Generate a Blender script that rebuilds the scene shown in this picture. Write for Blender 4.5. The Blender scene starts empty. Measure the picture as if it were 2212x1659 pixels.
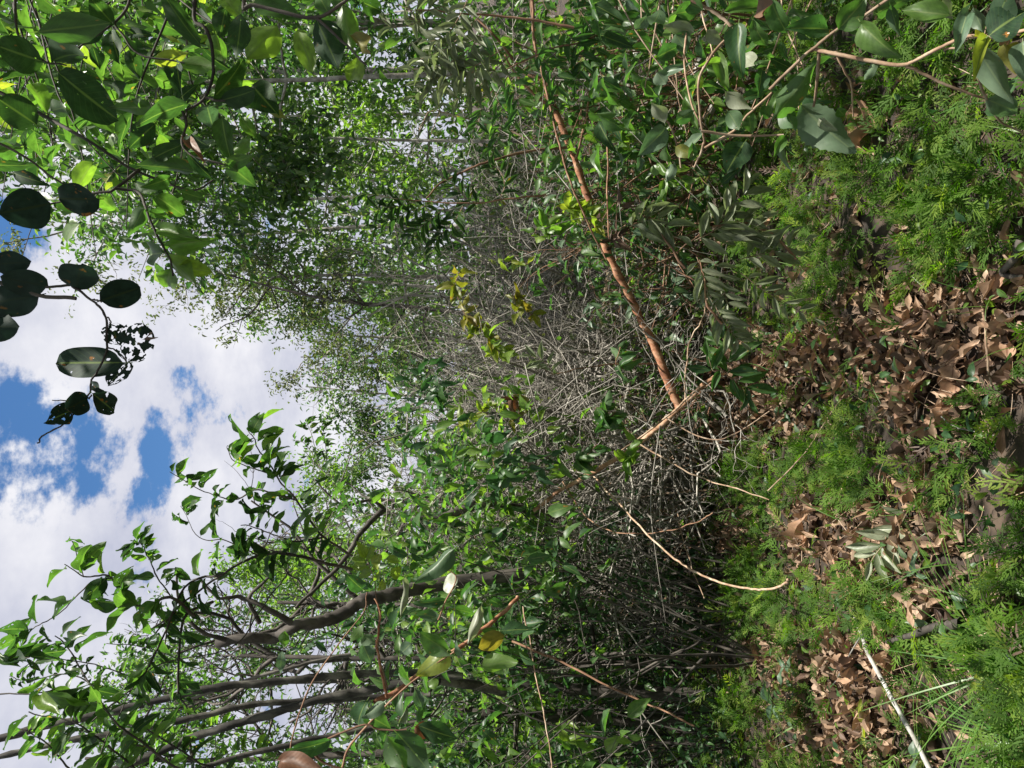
import bpy, math, random
import numpy as np
from mathutils import Vector, Matrix

S = bpy.context.scene
COL = S.collection
RNG = np.random.default_rng(11)
random.seed(5)

# ------------------------------------------------------------------ camera, sky, sun, exposure
EYE = 1.5
cam_d = bpy.data.cameras.new('camera')
cam_d.sensor_width = 36.0
cam_d.lens = 36.0 * 1550.0 / 2212.0
cam_d.clip_start = 0.02
cam_d.clip_end = 500.0
cam = bpy.data.objects.new('camera', cam_d)
COL.objects.link(cam)
# the photograph was taken upright and stored on its side: picture right = down, picture up = right
cam.matrix_world = Matrix(((0, 1, 0, 0), (0, 0, -1, 0), (-1, 0, 0, EYE), (0, 0, 0, 1)))
S.camera = cam
S.render.resolution_x, S.render.resolution_y = 1024, 768

SUN = Vector((0.36, -0.13, 0.92)).normalized()
sun_d = bpy.data.lights.new('sun', 'SUN')
sun_d.energy = 5.0
sun_d.angle = math.radians(0.5)
sun_d.color = (1.0, 0.95, 0.86)
sun = bpy.data.objects.new('sun', sun_d)
sun.rotation_euler = (-SUN).to_track_quat('-Z', 'Y').to_euler()
sun.location = (0, 0, 20)
COL.objects.link(sun)

S.view_settings.view_transform = 'Standard'
S.view_settings.look = 'None'
S.view_settings.gamma = 1.0
S.view_settings.use_curve_mapping = False
S.view_settings.exposure = 1.12
S.render.engine = 'CYCLES'
S.cycles.max_bounces = 7
S.cycles.diffuse_bounces = 3
S.cycles.glossy_bounces = 2
S.cycles.transmission_bounces = 5


def Pv(px, py, d):
    """Point at depth d (metres ahead) seen at (px, py) of the 2212 x 1659 photograph."""
    return np.array(((829.5 - py) / 1550.0 * d, d, EYE + (1106.0 - px) / 1550.0 * d))


def proj(p):
    p = np.asarray(p)
    d = np.maximum(p[..., 1], 1e-3)
    return 1106.0 - (p[..., 2] - EYE) / d * 1550.0, 829.5 - p[..., 0] / d * 1550.0


def nt(tree, kind, **kw):
    n = tree.nodes.new(kind)
    for k, v in kw.items():
        setattr(n, k, v)
    return n


def build_world():
    w = bpy.data.worlds.new('World')
    S.world = w
    w.use_nodes = True
    t = w.node_tree
    t.nodes.clear()
    L = t.links.new
    out = nt(t, 'ShaderNodeOutputWorld')
    sky = nt(t, 'ShaderNodeTexSky', sky_type='NISHITA')
    sky.sun_disc = False
    sky.sun_elevation = math.asin(SUN.z)
    sky.sun_rotation = math.atan2(SUN.x, SUN.y)
    sky.air_density = 1.0
    sky.dust_density = 0.2
    sky.ozone_density = 3.0
    bg = nt(t, 'ShaderNodeBackground')
    bg.inputs['Strength'].default_value = 0.07
    hs = nt(t, 'ShaderNodeHueSaturation')
    hs.inputs['Saturation'].default_value = 1.2
    L(sky.outputs[0], hs.inputs['Color'])
    L(hs.outputs[0], bg.inputs['Color'])
    tc = nt(t, 'ShaderNodeTexCoord')
    sep = nt(t, 'ShaderNodeSeparateXYZ')
    L(tc.outputs['Generated'], sep.inputs[0])
    den = nt(t, 'ShaderNodeMath', operation='MAXIMUM')
    den.inputs[1].default_value = 0.0
    L(sep.outputs['Z'], den.inputs[0])
    den2 = nt(t, 'ShaderNodeMath', operation='ADD')
    den2.inputs[1].default_value = 0.35
    L(den.outputs[0], den2.inputs[0])
    div = nt(t, 'ShaderNodeVectorMath', operation='SCALE')
    inv = nt(t, 'ShaderNodeMath', operation='DIVIDE')
    inv.inputs[0].default_value = 1.0
    L(den2.outputs[0], inv.inputs[1])
    L(tc.outputs['Generated'], div.inputs[0])
    L(inv.outputs[0], div.inputs['Scale'])
    n1 = nt(t, 'ShaderNodeTexNoise')
    n1.inputs['Scale'].default_value = 4.2
    n1.inputs['Detail'].default_value = 9.0
    n1.inputs['Roughness'].default_value = 0.62
    L(div.outputs[0], n1.inputs['Vector'])
    n2 = nt(t, 'ShaderNodeTexNoise')
    n2.inputs['Scale'].default_value = 2.3
    n2.inputs['Detail'].default_value = 6.0
    n2.inputs['Roughness'].default_value = 0.55
    L(div.outputs[0], n2.inputs['Vector'])
    # openings in the cloud deck (directions in the sky)
    gaps = [(85, 960, 4.2, 0.9), (40, 900, 2.6, 0.6), (140, 890, 2.4, 0.7), (375, 870, 2.2, 0.5), (345, 1000, 2.6, 0.55),
            (460, 880, 2.0, .42), (15, 520, 2.2, 0.75), (60, 1040, 3.0, .5), (420, 960, 2.4, .38)]
    total = None
    for px, py, deg, a in gaps:
        g = Vector(Pv(px, py, 1.0) - np.array((0, 0, EYE))).normalized()
        dot = nt(t, 'ShaderNodeVectorMath', operation='DOT_PRODUCT')
        nrm = nt(t, 'ShaderNodeVectorMath', operation='NORMALIZE')
        L(tc.outputs['Generated'], nrm.inputs[0])
        L(nrm.outputs[0], dot.inputs[0])
        dot.inputs[1].default_value = g
        mr = nt(t, 'ShaderNodeMapRange', interpolation_type='SMOOTHSTEP')
        mr.inputs['From Min'].default_value = math.cos(math.radians(deg * 1.9))
        mr.inputs['From Max'].default_value = 0.99995
        mr.inputs['To Min'].default_value = 0.0
        mr.inputs['To Max'].default_value = a
        L(dot.outputs['Value'], mr.inputs['Value'])
        if total is None:
            total = mr.outputs[0]
        else:
            mx = nt(t, 'ShaderNodeMath', operation='MAXIMUM')
            L(total, mx.inputs[0])
            L(mr.outputs[0], mx.inputs[1])
            total = mx.outputs[0]
    # cover = noise*k + bias - gap
    c1 = nt(t, 'ShaderNodeMath', operation='MULTIPLY_ADD')
    c1.inputs[1].default_value = 4.6
    c1.inputs[2].default_value = -1.42
    L(n1.outputs['Fac'], c1.inputs[0])
    c2 = nt(t, 'ShaderNodeMath', operation='SUBTRACT')
    L(c1.outputs[0], c2.inputs[0])
    gm = nt(t, 'ShaderNodeMath', operation='MULTIPLY')
    gm.inputs[1].default_value = 1.15
    L(total, gm.inputs[0])
    L(gm.outputs[0], c2.inputs[1])
    cov = nt(t, 'ShaderNodeMapRange', interpolation_type='SMOOTHSTEP')
    cov.inputs['From Min'].default_value = -0.08
    cov.inputs['From Max'].default_value = 0.3
    L(c2.outputs[0], cov.inputs['Value'])
    ramp = nt(t, 'ShaderNodeValToRGB')
    ramp.color_ramp.elements[0].position = 0.40
    ramp.color_ramp.elements[0].color = (0.50, 0.53, 0.68, 1)
    ramp.color_ramp.elements[1].position = 0.60
    ramp.color_ramp.elements[1].color = (0.93, 0.93, 0.98, 1)
    mixn = nt(t, 'ShaderNodeMath', operation='MULTIPLY_ADD')
    mixn.inputs[1].default_value = 0.6
    L(n2.outputs['Fac'], mixn.inputs[0])
    hlf = nt(t, 'ShaderNodeMath', operation='MULTIPLY')
    hlf.inputs[1].default_value = 0.4
    L(n1.outputs['Fac'], hlf.inputs[0])
    L(hlf.outputs[0], mixn.inputs[2])
    L(mixn.outputs[0], ramp.inputs['Fac'])
    bgc = nt(t, 'ShaderNodeBackground')
    bgc.inputs['Strength'].default_value = 0.45
    L(ramp.outputs[0], bgc.inputs['Color'])
    mix = nt(t, 'ShaderNodeMixShader')
    L(cov.outputs[0], mix.inputs[0])
    L(bg.outputs[0], mix.inputs[1])
    L(bgc.outputs[0], mix.inputs[2])
    L(mix.outputs[0], out.inputs[0])


build_world()

# ------------------------------------------------------------------ materials
MATS = {}


def leaf_mat(name, cols, under, trans, gloss=0.38, tfac=0.42, spots=0.0, spotcol=(0.30, 0.13, 0.03), rib=(0.12, 0.17, 0.05), veins=True, spec=0.5, holes=0.0):
    m = bpy.data.materials.new(name)
    m.use_nodes = True
    t = m.node_tree
    t.nodes.clear()
    L = t.links.new
    out = nt(t, 'ShaderNodeOutputMaterial')
    at = nt(t, 'ShaderNodeAttribute', attribute_name='rnd')
    oi = nt(t, 'ShaderNodeObjectInfo')
    add = nt(t, 'ShaderNodeMath', operation='ADD')
    L(at.outputs['Fac'], add.inputs[0])
    L(oi.outputs['Random'], add.inputs[1])
    fr = nt(t, 'ShaderNodeMath', operation='FRACT')
    L(add.outputs[0], fr.inputs[0])
    rp = nt(t, 'ShaderNodeValToRGB')
    els = rp.color_ramp.elements
    while len(els) < len(cols):
        els.new(0.5)
    for i, c in enumerate(cols):
        els[i].position = i / max(1, len(cols) - 1)
        els[i].color = (*c, 1)
    L(fr.outputs[0], rp.inputs['Fac'])
    col = rp.outputs[0]
    uv = nt(t, 'ShaderNodeUVMap')
    nz = nt(t, 'ShaderNodeTexNoise')
    nz.inputs['Scale'].default_value = 5.0
    nz.inputs['Detail'].default_value = 4.0
    cmb = nt(t, 'ShaderNodeVectorMath', operation='ADD')
    L(uv.outputs[0], cmb.inputs[0])
    L(fr.outputs[0], cmb.inputs[1])
    sc = nt(t, 'ShaderNodeVectorMath', operation='MULTIPLY_ADD')
    sc.inputs[1].default_value = (1, 1, 1)
    L(uv.outputs[0], sc.inputs[0])
    k = nt(t, 'ShaderNodeMath', operation='MULTIPLY')
    k.inputs[1].default_value = 37.0
    L(fr.outputs[0], k.inputs[0])
    L(k.outputs[0], sc.inputs[2])
    L(sc.outputs[0], nz.inputs['Vector'])
    vr = nt(t, 'ShaderNodeMapRange')
    vr.inputs['To Min'].default_value = 0.7
    vr.inputs['To Max'].default_value = 1.3
    vr.inputs['From Min'].default_value = 0.3
    vr.inputs['From Max'].default_value = 0.7
    L(nz.outputs['Fac'], vr.inputs['Value'])
    mul = nt(t, 'ShaderNodeVectorMath', operation='SCALE')
    L(col, mul.inputs[0])
    L(vr.outputs[0], mul.inputs['Scale'])
    col = mul.outputs[0]
    bumpin = None
    if veins:
        sp = nt(t, 'ShaderNodeSeparateXYZ')
        L(uv.outputs[0], sp.inputs[0])
        su = nt(t, 'ShaderNodeMath', operation='SUBTRACT')
        su.inputs[1].default_value = 0.5
        L(sp.outputs['X'], su.inputs[0])
        ab = nt(t, 'ShaderNodeMath', operation='ABSOLUTE')
        L(su.outputs[0], ab.inputs[0])
        rb = nt(t, 'ShaderNodeMapRange')
        rb.inputs['From Min'].default_value = 0.045
        rb.inputs['From Max'].default_value = 0.015
        L(ab.outputs[0], rb.inputs['Value'])
        # side veins run obliquely from the midrib
        vv = nt(t, 'ShaderNodeMath', operation='MULTIPLY_ADD')
        vv.inputs[1].default_value = -0.55
        L(ab.outputs[0], vv.inputs[0])
        L(sp.outputs['Y'], vv.inputs[2])
        fq = nt(t, 'ShaderNodeMath', operation='MULTIPLY')
        fq.inputs[1].default_value = 60.0
        L(vv.outputs[0], fq.inputs[0])
        sn = nt(t, 'ShaderNodeMath', operation='SINE')
        L(fq.outputs[0], sn.inputs[0])
        sv = nt(t, 'ShaderNodeMapRange')
        sv.inputs['From Min'].default_value = 0.88
        sv.inputs['From Max'].default_value = 1.0
        sv.inputs['To Max'].default_value = 0.18
        L(sn.outputs[0], sv.inputs['Value'])
        mxv = nt(t, 'ShaderNodeMath', operation='MAXIMUM')
        L(rb.outputs[0], mxv.inputs[0])
        L(sv.outputs[0], mxv.inputs[1])
        mr = nt(t, 'ShaderNodeMix', data_type='RGBA')
        L(mxv.outputs[0], mr.inputs[0])
        L(col, mr.inputs[6])
        mr.inputs[7].default_value = (*rib, 1)
        col = mr.outputs[2]
        bumpin = sn.outputs[0]
    if spots > 0:
        n2 = nt(t, 'ShaderNodeTexNoise')
        n2.inputs['Scale'].default_value = 3.0
        n2.inputs['Detail'].default_value = 5.0
        L(sc.outputs[0], n2.inputs['Vector'])
        sr = nt(t, 'ShaderNodeMapRange')
        sr.inputs['From Min'].default_value = 0.72 - 0.22 * spots
        sr.inputs['From Max'].default_value = 0.76 - 0.2 * spots
        L(n2.outputs['Fac'], sr.inputs['Value'])
        ms = nt(t, 'ShaderNodeMix', data_type='RGBA')
        L(sr.outputs[0], ms.inputs[0])
        L(col, ms.inputs[6])
        ms.inputs[7].default_value = (*spotcol, 1)
        col = ms.outputs[2]
    geo = nt(t, 'ShaderNodeNewGeometry')
    bf = nt(t, 'ShaderNodeMix', data_type='RGBA')
    L(geo.outputs['Backfacing'], bf.inputs[0])
    L(col, bf.inputs[6])
    um = nt(t, 'ShaderNodeMix', data_type='RGBA')
    um.inputs[0].default_value = 0.6
    L(col, um.inputs[6])
    um.inputs[7].default_value = (*under, 1)
    L(um.outputs[2], bf.inputs[7])
    pr = nt(t, 'ShaderNodeBsdfPrincipled')
    L(bf.outputs[2], pr.inputs['Base Color'])
    pr.inputs['Roughness'].default_value = gloss
    pr.inputs['Specular IOR Level'].default_value = spec
    if bumpin is not None:
        bp = nt(t, 'ShaderNodeBump')
        bp.inputs['Strength'].default_value = 0.03 if spec > 0.4 else 0.01
        bp.inputs['Distance'].default_value = 0.004
        L(bumpin, bp.inputs['Height'])
        L(bp.outputs[0], pr.inputs['Normal'])
    tl = nt(t, 'ShaderNodeBsdfTranslucent')
    tm = nt(t, 'ShaderNodeVectorMath', operation='MULTIPLY')
    L(col, tm.inputs[0])
    tm.inputs[1].default_value = trans
    L(tm.outputs[0], tl.inputs['Color'])
    mx = nt(t, 'ShaderNodeMixShader')
    mx.inputs[0].default_value = tfac
    L(pr.outputs[0], mx.inputs[1])
    L(tl.outputs[0], mx.inputs[2])
    if holes > 0:   # leaf tissue eaten away by insects
        hn = nt(t, 'ShaderNodeTexNoise')
        hn.inputs['Scale'].default_value = 5.5
        hn.inputs['Detail'].default_value = 2.0
        off = nt(t, 'ShaderNodeVectorMath', operation='ADD')
        off.inputs[1].default_value = (3.7, 9.1, 2.0)
        L(sc.outputs[0], off.inputs[0])
        L(off.outputs[0], hn.inputs['Vector'])
        hv = nt(t, 'ShaderNodeMath', operation='GREATER_THAN')
        hv.inputs[1].default_value = 0.74 - 0.25 * holes
        L(hn.outputs['Fac'], hv.inputs[0])
        tp = nt(t, 'ShaderNodeBsdfTransparent')
        mh = nt(t, 'ShaderNodeMixShader')
        L(hv.outputs[0], mh.inputs[0])
        L(mx.outputs[0], mh.inputs[1])
        L(tp.outputs[0], mh.inputs[2])
        L(mh.outputs[0], out.inputs[0])
    else:
        L(mx.outputs[0], out.inputs[0])
    MATS[name] = m
    return m


def bark_mat(name, c1, c2, c3, scale=14.0, rough=0.85, stretch=(1, 1, 0.35), bump=0.5):
    m = bpy.data.materials.new(name)
    m.use_nodes = True
    t = m.node_tree
    L = t.links.new
    pr = t.nodes['Principled BSDF']
    tc = nt(t, 'ShaderNodeTexCoord')
    mp = nt(t, 'ShaderNodeMapping')
    mp.inputs['Scale'].default_value = stretch
    L(tc.outputs['Object'], mp.inputs[0])
    n = nt(t, 'ShaderNodeTexNoise')
    n.inputs['Scale'].default_value = scale
    n.inputs['Detail'].default_value = 6
    n.inputs['Roughness'].default_value = 0.65
    L(mp.outputs[0], n.inputs['Vector'])
    rp = nt(t, 'ShaderNodeValToRGB')
    e = rp.color_ramp.elements
    e.new(0.5)
    e[0].position, e[0].color = 0.36, (*c1, 1)
    e[1].position, e[1].color = 0.5, (*c2, 1)
    e[2].position, e[2].color = 0.62, (*c3, 1)
    L(n.outputs['Fac'], rp.inputs['Fac'])
    at = nt(t, 'ShaderNodeAttribute', attribute_name='rnd')
    mr = nt(t, 'ShaderNodeMapRange')
    mr.inputs['To Min'].default_value = 0.65
    mr.inputs['To Max'].default_value = 1.35
    L(at.outputs['Fac'], mr.inputs['Value'])
    sc = nt(t, 'ShaderNodeVectorMath', operation='SCALE')
    L(rp.outputs[0], sc.inputs[0])
    L(mr.outputs[0], sc.inputs['Scale'])
    L(sc.outputs[0], pr.inputs['Base Color'])
    pr.inputs['Roughness'].default_value = rough
    bp = nt(t, 'ShaderNodeBump')
    bp.inputs['Strength'].default_value = bump
    bp.inputs['Distance'].default_value = 0.006
    L(n.outputs['Fac'], bp.inputs['Height'])
    L(bp.outputs[0], pr.inputs['Normal'])
    MATS[name] = m
    return m


G = (2.3, 2.9, 1.3)      # how light is tinted on its way through a leaf
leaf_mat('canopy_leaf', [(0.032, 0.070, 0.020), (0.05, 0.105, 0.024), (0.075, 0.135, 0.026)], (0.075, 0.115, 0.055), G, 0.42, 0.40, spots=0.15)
leaf_mat('canopy_dark_leaf', [(0.020, 0.045, 0.022), (0.028, 0.060, 0.022), (0.040, 0.080, 0.024)], (0.035, 0.060, 0.036), (1.8, 2.4, 0.9), 0.6, 0.33, spots=0.2, spec=0.14, holes=.16)  # darker copy of canopy_leaf, backlit and shaded look put into the colour
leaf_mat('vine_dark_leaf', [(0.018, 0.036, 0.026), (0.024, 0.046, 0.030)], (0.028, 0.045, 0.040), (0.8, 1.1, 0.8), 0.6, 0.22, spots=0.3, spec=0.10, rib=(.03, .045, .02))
leaf_mat('eaten_leaf', [(0.028, 0.062, 0.020), (0.045, 0.095, 0.024), (0.07, 0.13, 0.026)], (0.07, 0.11, 0.05), (2.0, 2.6, 1.1), 0.45, 0.40, holes=0.35, spec=.3)
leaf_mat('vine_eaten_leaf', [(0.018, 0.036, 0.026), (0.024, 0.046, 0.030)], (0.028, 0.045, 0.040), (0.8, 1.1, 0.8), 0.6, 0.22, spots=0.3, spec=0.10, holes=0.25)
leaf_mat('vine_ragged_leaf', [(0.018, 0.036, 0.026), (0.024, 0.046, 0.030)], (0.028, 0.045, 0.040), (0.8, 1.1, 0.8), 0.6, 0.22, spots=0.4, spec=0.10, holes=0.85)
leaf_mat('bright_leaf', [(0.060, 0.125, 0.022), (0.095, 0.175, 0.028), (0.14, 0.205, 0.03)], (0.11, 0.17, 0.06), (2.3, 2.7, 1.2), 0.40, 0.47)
leaf_mat('lime_leaf', [(0.13, 0.20, 0.028), (0.17, 0.23, 0.03), (0.23, 0.25, 0.035)], (0.15, 0.20, 0.06), (2.2, 2.4, 1.1), 0.42, 0.48, spots=0.1)
leaf_mat('glossy_leaf', [(0.028, 0.066, 0.026), (0.042, 0.095, 0.030), (0.065, 0.125, 0.030)], (0.10, 0.15, 0.085), (2.2, 2.9, 1.2), 0.42, 0.36, spots=0.2, spec=0.32, holes=.14)
leaf_mat('grey_leaf', [(0.12, 0.15, 0.085), (0.18, 0.205, 0.13), (0.25, 0.27, 0.19)], (0.26, 0.275, 0.20), (1.5, 1.8, 0.9), 0.45, 0.30, rib=(0.17, 0.17, 0.10))
leaf_mat('bluish_leaf', [(0.050, 0.090, 0.055), (0.075, 0.125, 0.075), (0.12, 0.17, 0.105)], (0.13, 0.18, 0.11), (1.5, 2.0, 1.0), 0.42, 0.28, rib=(0.17, 0.22, 0.11), spec=0.4, spots=.12)  # pale bluish tone carries the sky's sheen on the leaves
leaf_mat('yellow_leaf', [(0.10, 0.13, 0.02), (0.17, 0.18, 0.022), (0.15, 0.12, 0.025)], (0.16, 0.17, 0.05), (2.1, 2.1, 0.9), 0.45, 0.42, spots=0.3, rib=(0.2, 0.17, 0.03))
leaf_mat('brown_hanging_leaf', [(0.16, 0.075, 0.035), (0.09, 0.045, 0.03), (0.22, 0.10, 0.04)], (0.15, 0.09, 0.06), (1.3, 1.1, .8), 0.55, 0.25, rib=(0.1, 0.05, 0.03))
leaf_mat('far_leaf', [(0.020, 0.046, 0.020), (0.034, 0.074, 0.026), (0.062, 0.115, 0.032), (0.14, 0.18, 0.05)], (0.08, 0.13, 0.07), (2.3, 2.8, 1.3), 0.40, 0.42, veins=False)
leaf_mat('far_olive_leaf', [(0.055, 0.080, 0.034), (0.085, 0.105, 0.040), (0.13, 0.13, 0.05)], (0.10, 0.12, 0.07), (1.8, 2.1, 1.1), 0.45, 0.38, veins=False)
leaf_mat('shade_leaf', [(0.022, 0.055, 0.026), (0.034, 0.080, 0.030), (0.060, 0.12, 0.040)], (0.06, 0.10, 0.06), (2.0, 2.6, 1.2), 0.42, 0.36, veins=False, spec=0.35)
leaf_mat('spikemoss_leaf', [(0.016, 0.048, 0.008), (0.032, 0.090, 0.010), (0.058, 0.142, 0.012), (0.092, 0.20, 0.015), (0.145, 0.25, 0.024), (0.24, 0.29, 0.055)], (0.06, 0.10, 0.025), (2.0, 2.3, 0.8), 0.6, 0.40, veins=False, spec=0.12)
leaf_mat('dead_leaf', [(0.13, 0.082, 0.052), (0.31, 0.21, 0.138), (0.21, 0.138, 0.09), (0.40, 0.285, 0.20), (0.26, 0.165, 0.10)], (0.38, 0.28, 0.21), (1.1, 0.9, 0.7), 0.6, 0.14, spots=0.18, spotcol=(0.12, 0.06, 0.035), rib=(0.22, 0.12, 0.07), spec=0.3)
leaf_mat('dead_large_leaf', [(0.30, 0.18, 0.11), (0.40, 0.255, 0.165)], (0.42, 0.27, 0.18), (1.1, 0.9, 0.7), 0.62, 0.13, spots=0.3, spotcol=(0.17, 0.08, 0.045), rib=(0.17, 0.085, 0.05), spec=0.3)
leaf_mat('dark_dead_leaf', [(0.035, 0.022, 0.016), (0.09, 0.055, 0.038), (0.15, 0.10, 0.07)], (0.10, 0.07, 0.05), (1, .8, .7), 0.6, 0.08, rib=(0.04, 0.02, 0.015), spec=0.3)
leaf_mat('grass_blade', [(0.05, 0.13, 0.028), (0.09, 0.19, 0.035), (0.13, 0.21, 0.05)], (0.09, 0.16, 0.05), (2, 2.5, 1.1), 0.4, 0.4, veins=False)
bark_mat('grey_twig_bark', (0.095, 0.085, 0.072), (0.22, 0.20, 0.172), (0.37, 0.345, 0.305), 7)
bark_mat('dark_bark', (0.030, 0.026, 0.022), (0.060, 0.050, 0.042), (0.11, 0.095, 0.08), 16)
bark_mat('stem_dark_bark', (0.016, 0.014, 0.012), (0.042, 0.038, 0.032), (0.13, 0.122, 0.10), 13, bump=1.0)
bark_mat('pale_bark', (0.15, 0.13, 0.105), (0.30, 0.28, 0.25), (0.46, 0.44, 0.41), 17, stretch=(1, 1, .7))
bark_mat('yellowish_bark', (0.17, 0.125, 0.065), (0.28, 0.22, 0.13), (0.36, 0.31, 0.22), 10)
bark_mat('orange_bark', (0.15, 0.058, 0.032), (0.33, 0.14, 0.07), (0.44, 0.245, 0.15), 24, bump=1.0)
bark_mat('tan_orange_bark', (0.15, 0.075, 0.042), (0.32, 0.175, 0.10), (0.42, 0.28, 0.19), 22, bump=1.0)
bark_mat('shade_bark', (0.012, 0.010, 0.008), (0.026, 0.022, 0.018), (0.05, 0.043, 0.036), 14)  # dark_bark made darker: the hollow's shade put into the colour
bark_mat('tan_stem', (0.17, 0.10, 0.062), (0.28, 0.19, 0.125), (0.38, 0.29, 0.215), 18)
bark_mat('brown_stem', (0.11, 0.055, 0.032), (0.18, 0.095, 0.055), (0.27, 0.16, 0.10), 16)
bark_mat('white_stick_bark', (0.17, 0.16, 0.14), (0.27, 0.26, 0.24), (0.35, 0.335, 0.31), 20)
bark_mat('soil', (0.018, 0.012, 0.008), (0.045, 0.030, 0.020), (0.10, 0.068, 0.045), 9, stretch=(1, 1, 1), bump=0.9)
bark_mat('hill_soil', (0.02, 0.03, 0.012), (0.035, 0.05, 0.02), (0.05, 0.07, 0.03), 1.2, stretch=(1, 1, 1))


# ------------------------------------------------------------------ geometry helpers
def nrm(v):
    v = np.asarray(v, float)
    return v / np.maximum(np.linalg.norm(v, axis=-1, keepdims=True), 1e-9)


def mesh_from(name, V, F, mat, uv=None, rnd=None, smooth=True):
    """V (n,3), F (m,4) quads -> mesh"""
    me = bpy.data.meshes.new(name)
    nv, nf = len(V), len(F)
    me.vertices.add(nv)
    me.vertices.foreach_set('co', np.ascontiguousarray(V, np.float32).ravel())
    me.loops.add(nf * 4)
    me.loops.foreach_set('vertex_index', np.ascontiguousarray(F, np.int32).ravel())
    me.polygons.add(nf)
    me.polygons.foreach_set('loop_start', np.arange(nf, dtype=np.int32) * 4)
    if smooth:
        me.polygons.foreach_set('use_smooth', np.ones(nf, bool))
    if uv is not None:
        lay = me.uv_layers.new(name='UVMap')
        lay.data.foreach_set('uv', np.ascontiguousarray(uv[np.asarray(F).ravel()], np.float32).ravel())
    if rnd is not None:
        a = me.attributes.new('rnd', 'FLOAT', 'POINT')
        a.data.foreach_set('value', np.ascontiguousarray(rnd, np.float32))
    me.update(calc_edges=True)
    me.materials.append(MATS[mat])
    return me


def link(name, me, parent=None, kind=None, label=None):
    o = bpy.data.objects.new(name, me)
    COL.objects.link(o)
    if parent is not None:
        o.parent = parent
    if kind:
        o['kind'] = kind
    if label:
        o['label'] = label
    return o


def thing(name, label, cat, loc, group=None):
    o = bpy.data.objects.new(name, None)
    COL.objects.link(o)
    o.empty_display_size = 0.05
    o.location = loc
    o['label'] = label
    o['category'] = cat
    if group:
        o['group'] = group
    return o


class Tubes:
    def __init__(self):
        self.V, self.F, self.R, self.n = [], [], [], 0

    def add(self, pts, r0, r1=None, sides=5, rough=0.0, radii=None):
        pts = np.asarray(pts, float)
        m = len(pts)
        if m < 2:
            return
        r1 = r0 if r1 is None else r1
        r = np.linspace(r0, r1, m) if radii is None else np.asarray(radii, float)
        if rough:
            r = r * (1 + RNG.normal(0, rough, m))
        tan = np.gradient(pts, axis=0)
        tan = nrm(tan)
        ref = np.eye(3)[np.argmin(np.abs(tan.mean(0)))]
        u = nrm(np.cross(tan, ref))
        v = np.cross(tan, u)
        a = np.linspace(0, 2 * np.pi, sides, endpoint=False)
        ring = pts[:, None] + r[:, None, None] * (np.cos(a)[None, :, None] * u[:, None] + np.sin(a)[None, :, None] * v[:, None])
        idx = np.arange(m * sides).reshape(m, sides) + self.n
        q = np.stack([idx[:-1], np.roll(idx, -1, 1)[:-1], np.roll(idx, -1, 1)[1:], idx[1:]], -1).reshape(-1, 4)
        self.V.append(ring.reshape(-1, 3))
        self.F.append(q)
        self.R.append(np.full(m * sides, RNG.random()))
        self.n += m * sides

    def build(self, name, mat, parent=None, kind=None, origin=None, label=None):
        if not self.V:
            return None
        V = np.concatenate(self.V)
        if origin is not None:
            V = V - np.asarray(origin)
        me = mesh_from(name, V, np.concatenate(self.F), mat, rnd=np.concatenate(self.R))
        return link(name, me, parent, kind, label)


def smooth_line(ctrl, n=6, wig=0.0):
    """Catmull-Rom through the control points"""
    c = np.asarray(ctrl, float)
    if len(c) == 2:
        tt = np.linspace(0, 1, max(n, 2))[:, None]
        out = c[0] * (1 - tt) + c[1] * tt
    else:
        c = np.vstack([2 * c[0] - c[1], c, 2 * c[-1] - c[-2]])
        segs = []
        for i in range(1, len(c) - 2):
            t = np.linspace(0, 1, n, endpoint=False)[:, None]
            p0, p1, p2, p3 = c[i - 1], c[i], c[i + 1], c[i + 2]
            segs.append(0.5 * ((2 * p1) + (-p0 + p2) * t + (2 * p0 - 5 * p1 + 4 * p2 - p3) * t ** 2 + (-p0 + 3 * p1 - 3 * p2 + p3) * t ** 3))
        segs.append(c[-2][None])
        out = np.vstack(segs)
    if wig:
        w = RNG.normal(0, wig, out.shape)
        w[0] = 0
        w[1:-1] = (w[:-2] + w[1:-1] + w[2:]) / 3
        out = out + w
    return out


def pix_line(pts, n=6, wig=0.0):
    return smooth_line([Pv(*p) for p in pts], n, wig)


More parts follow.
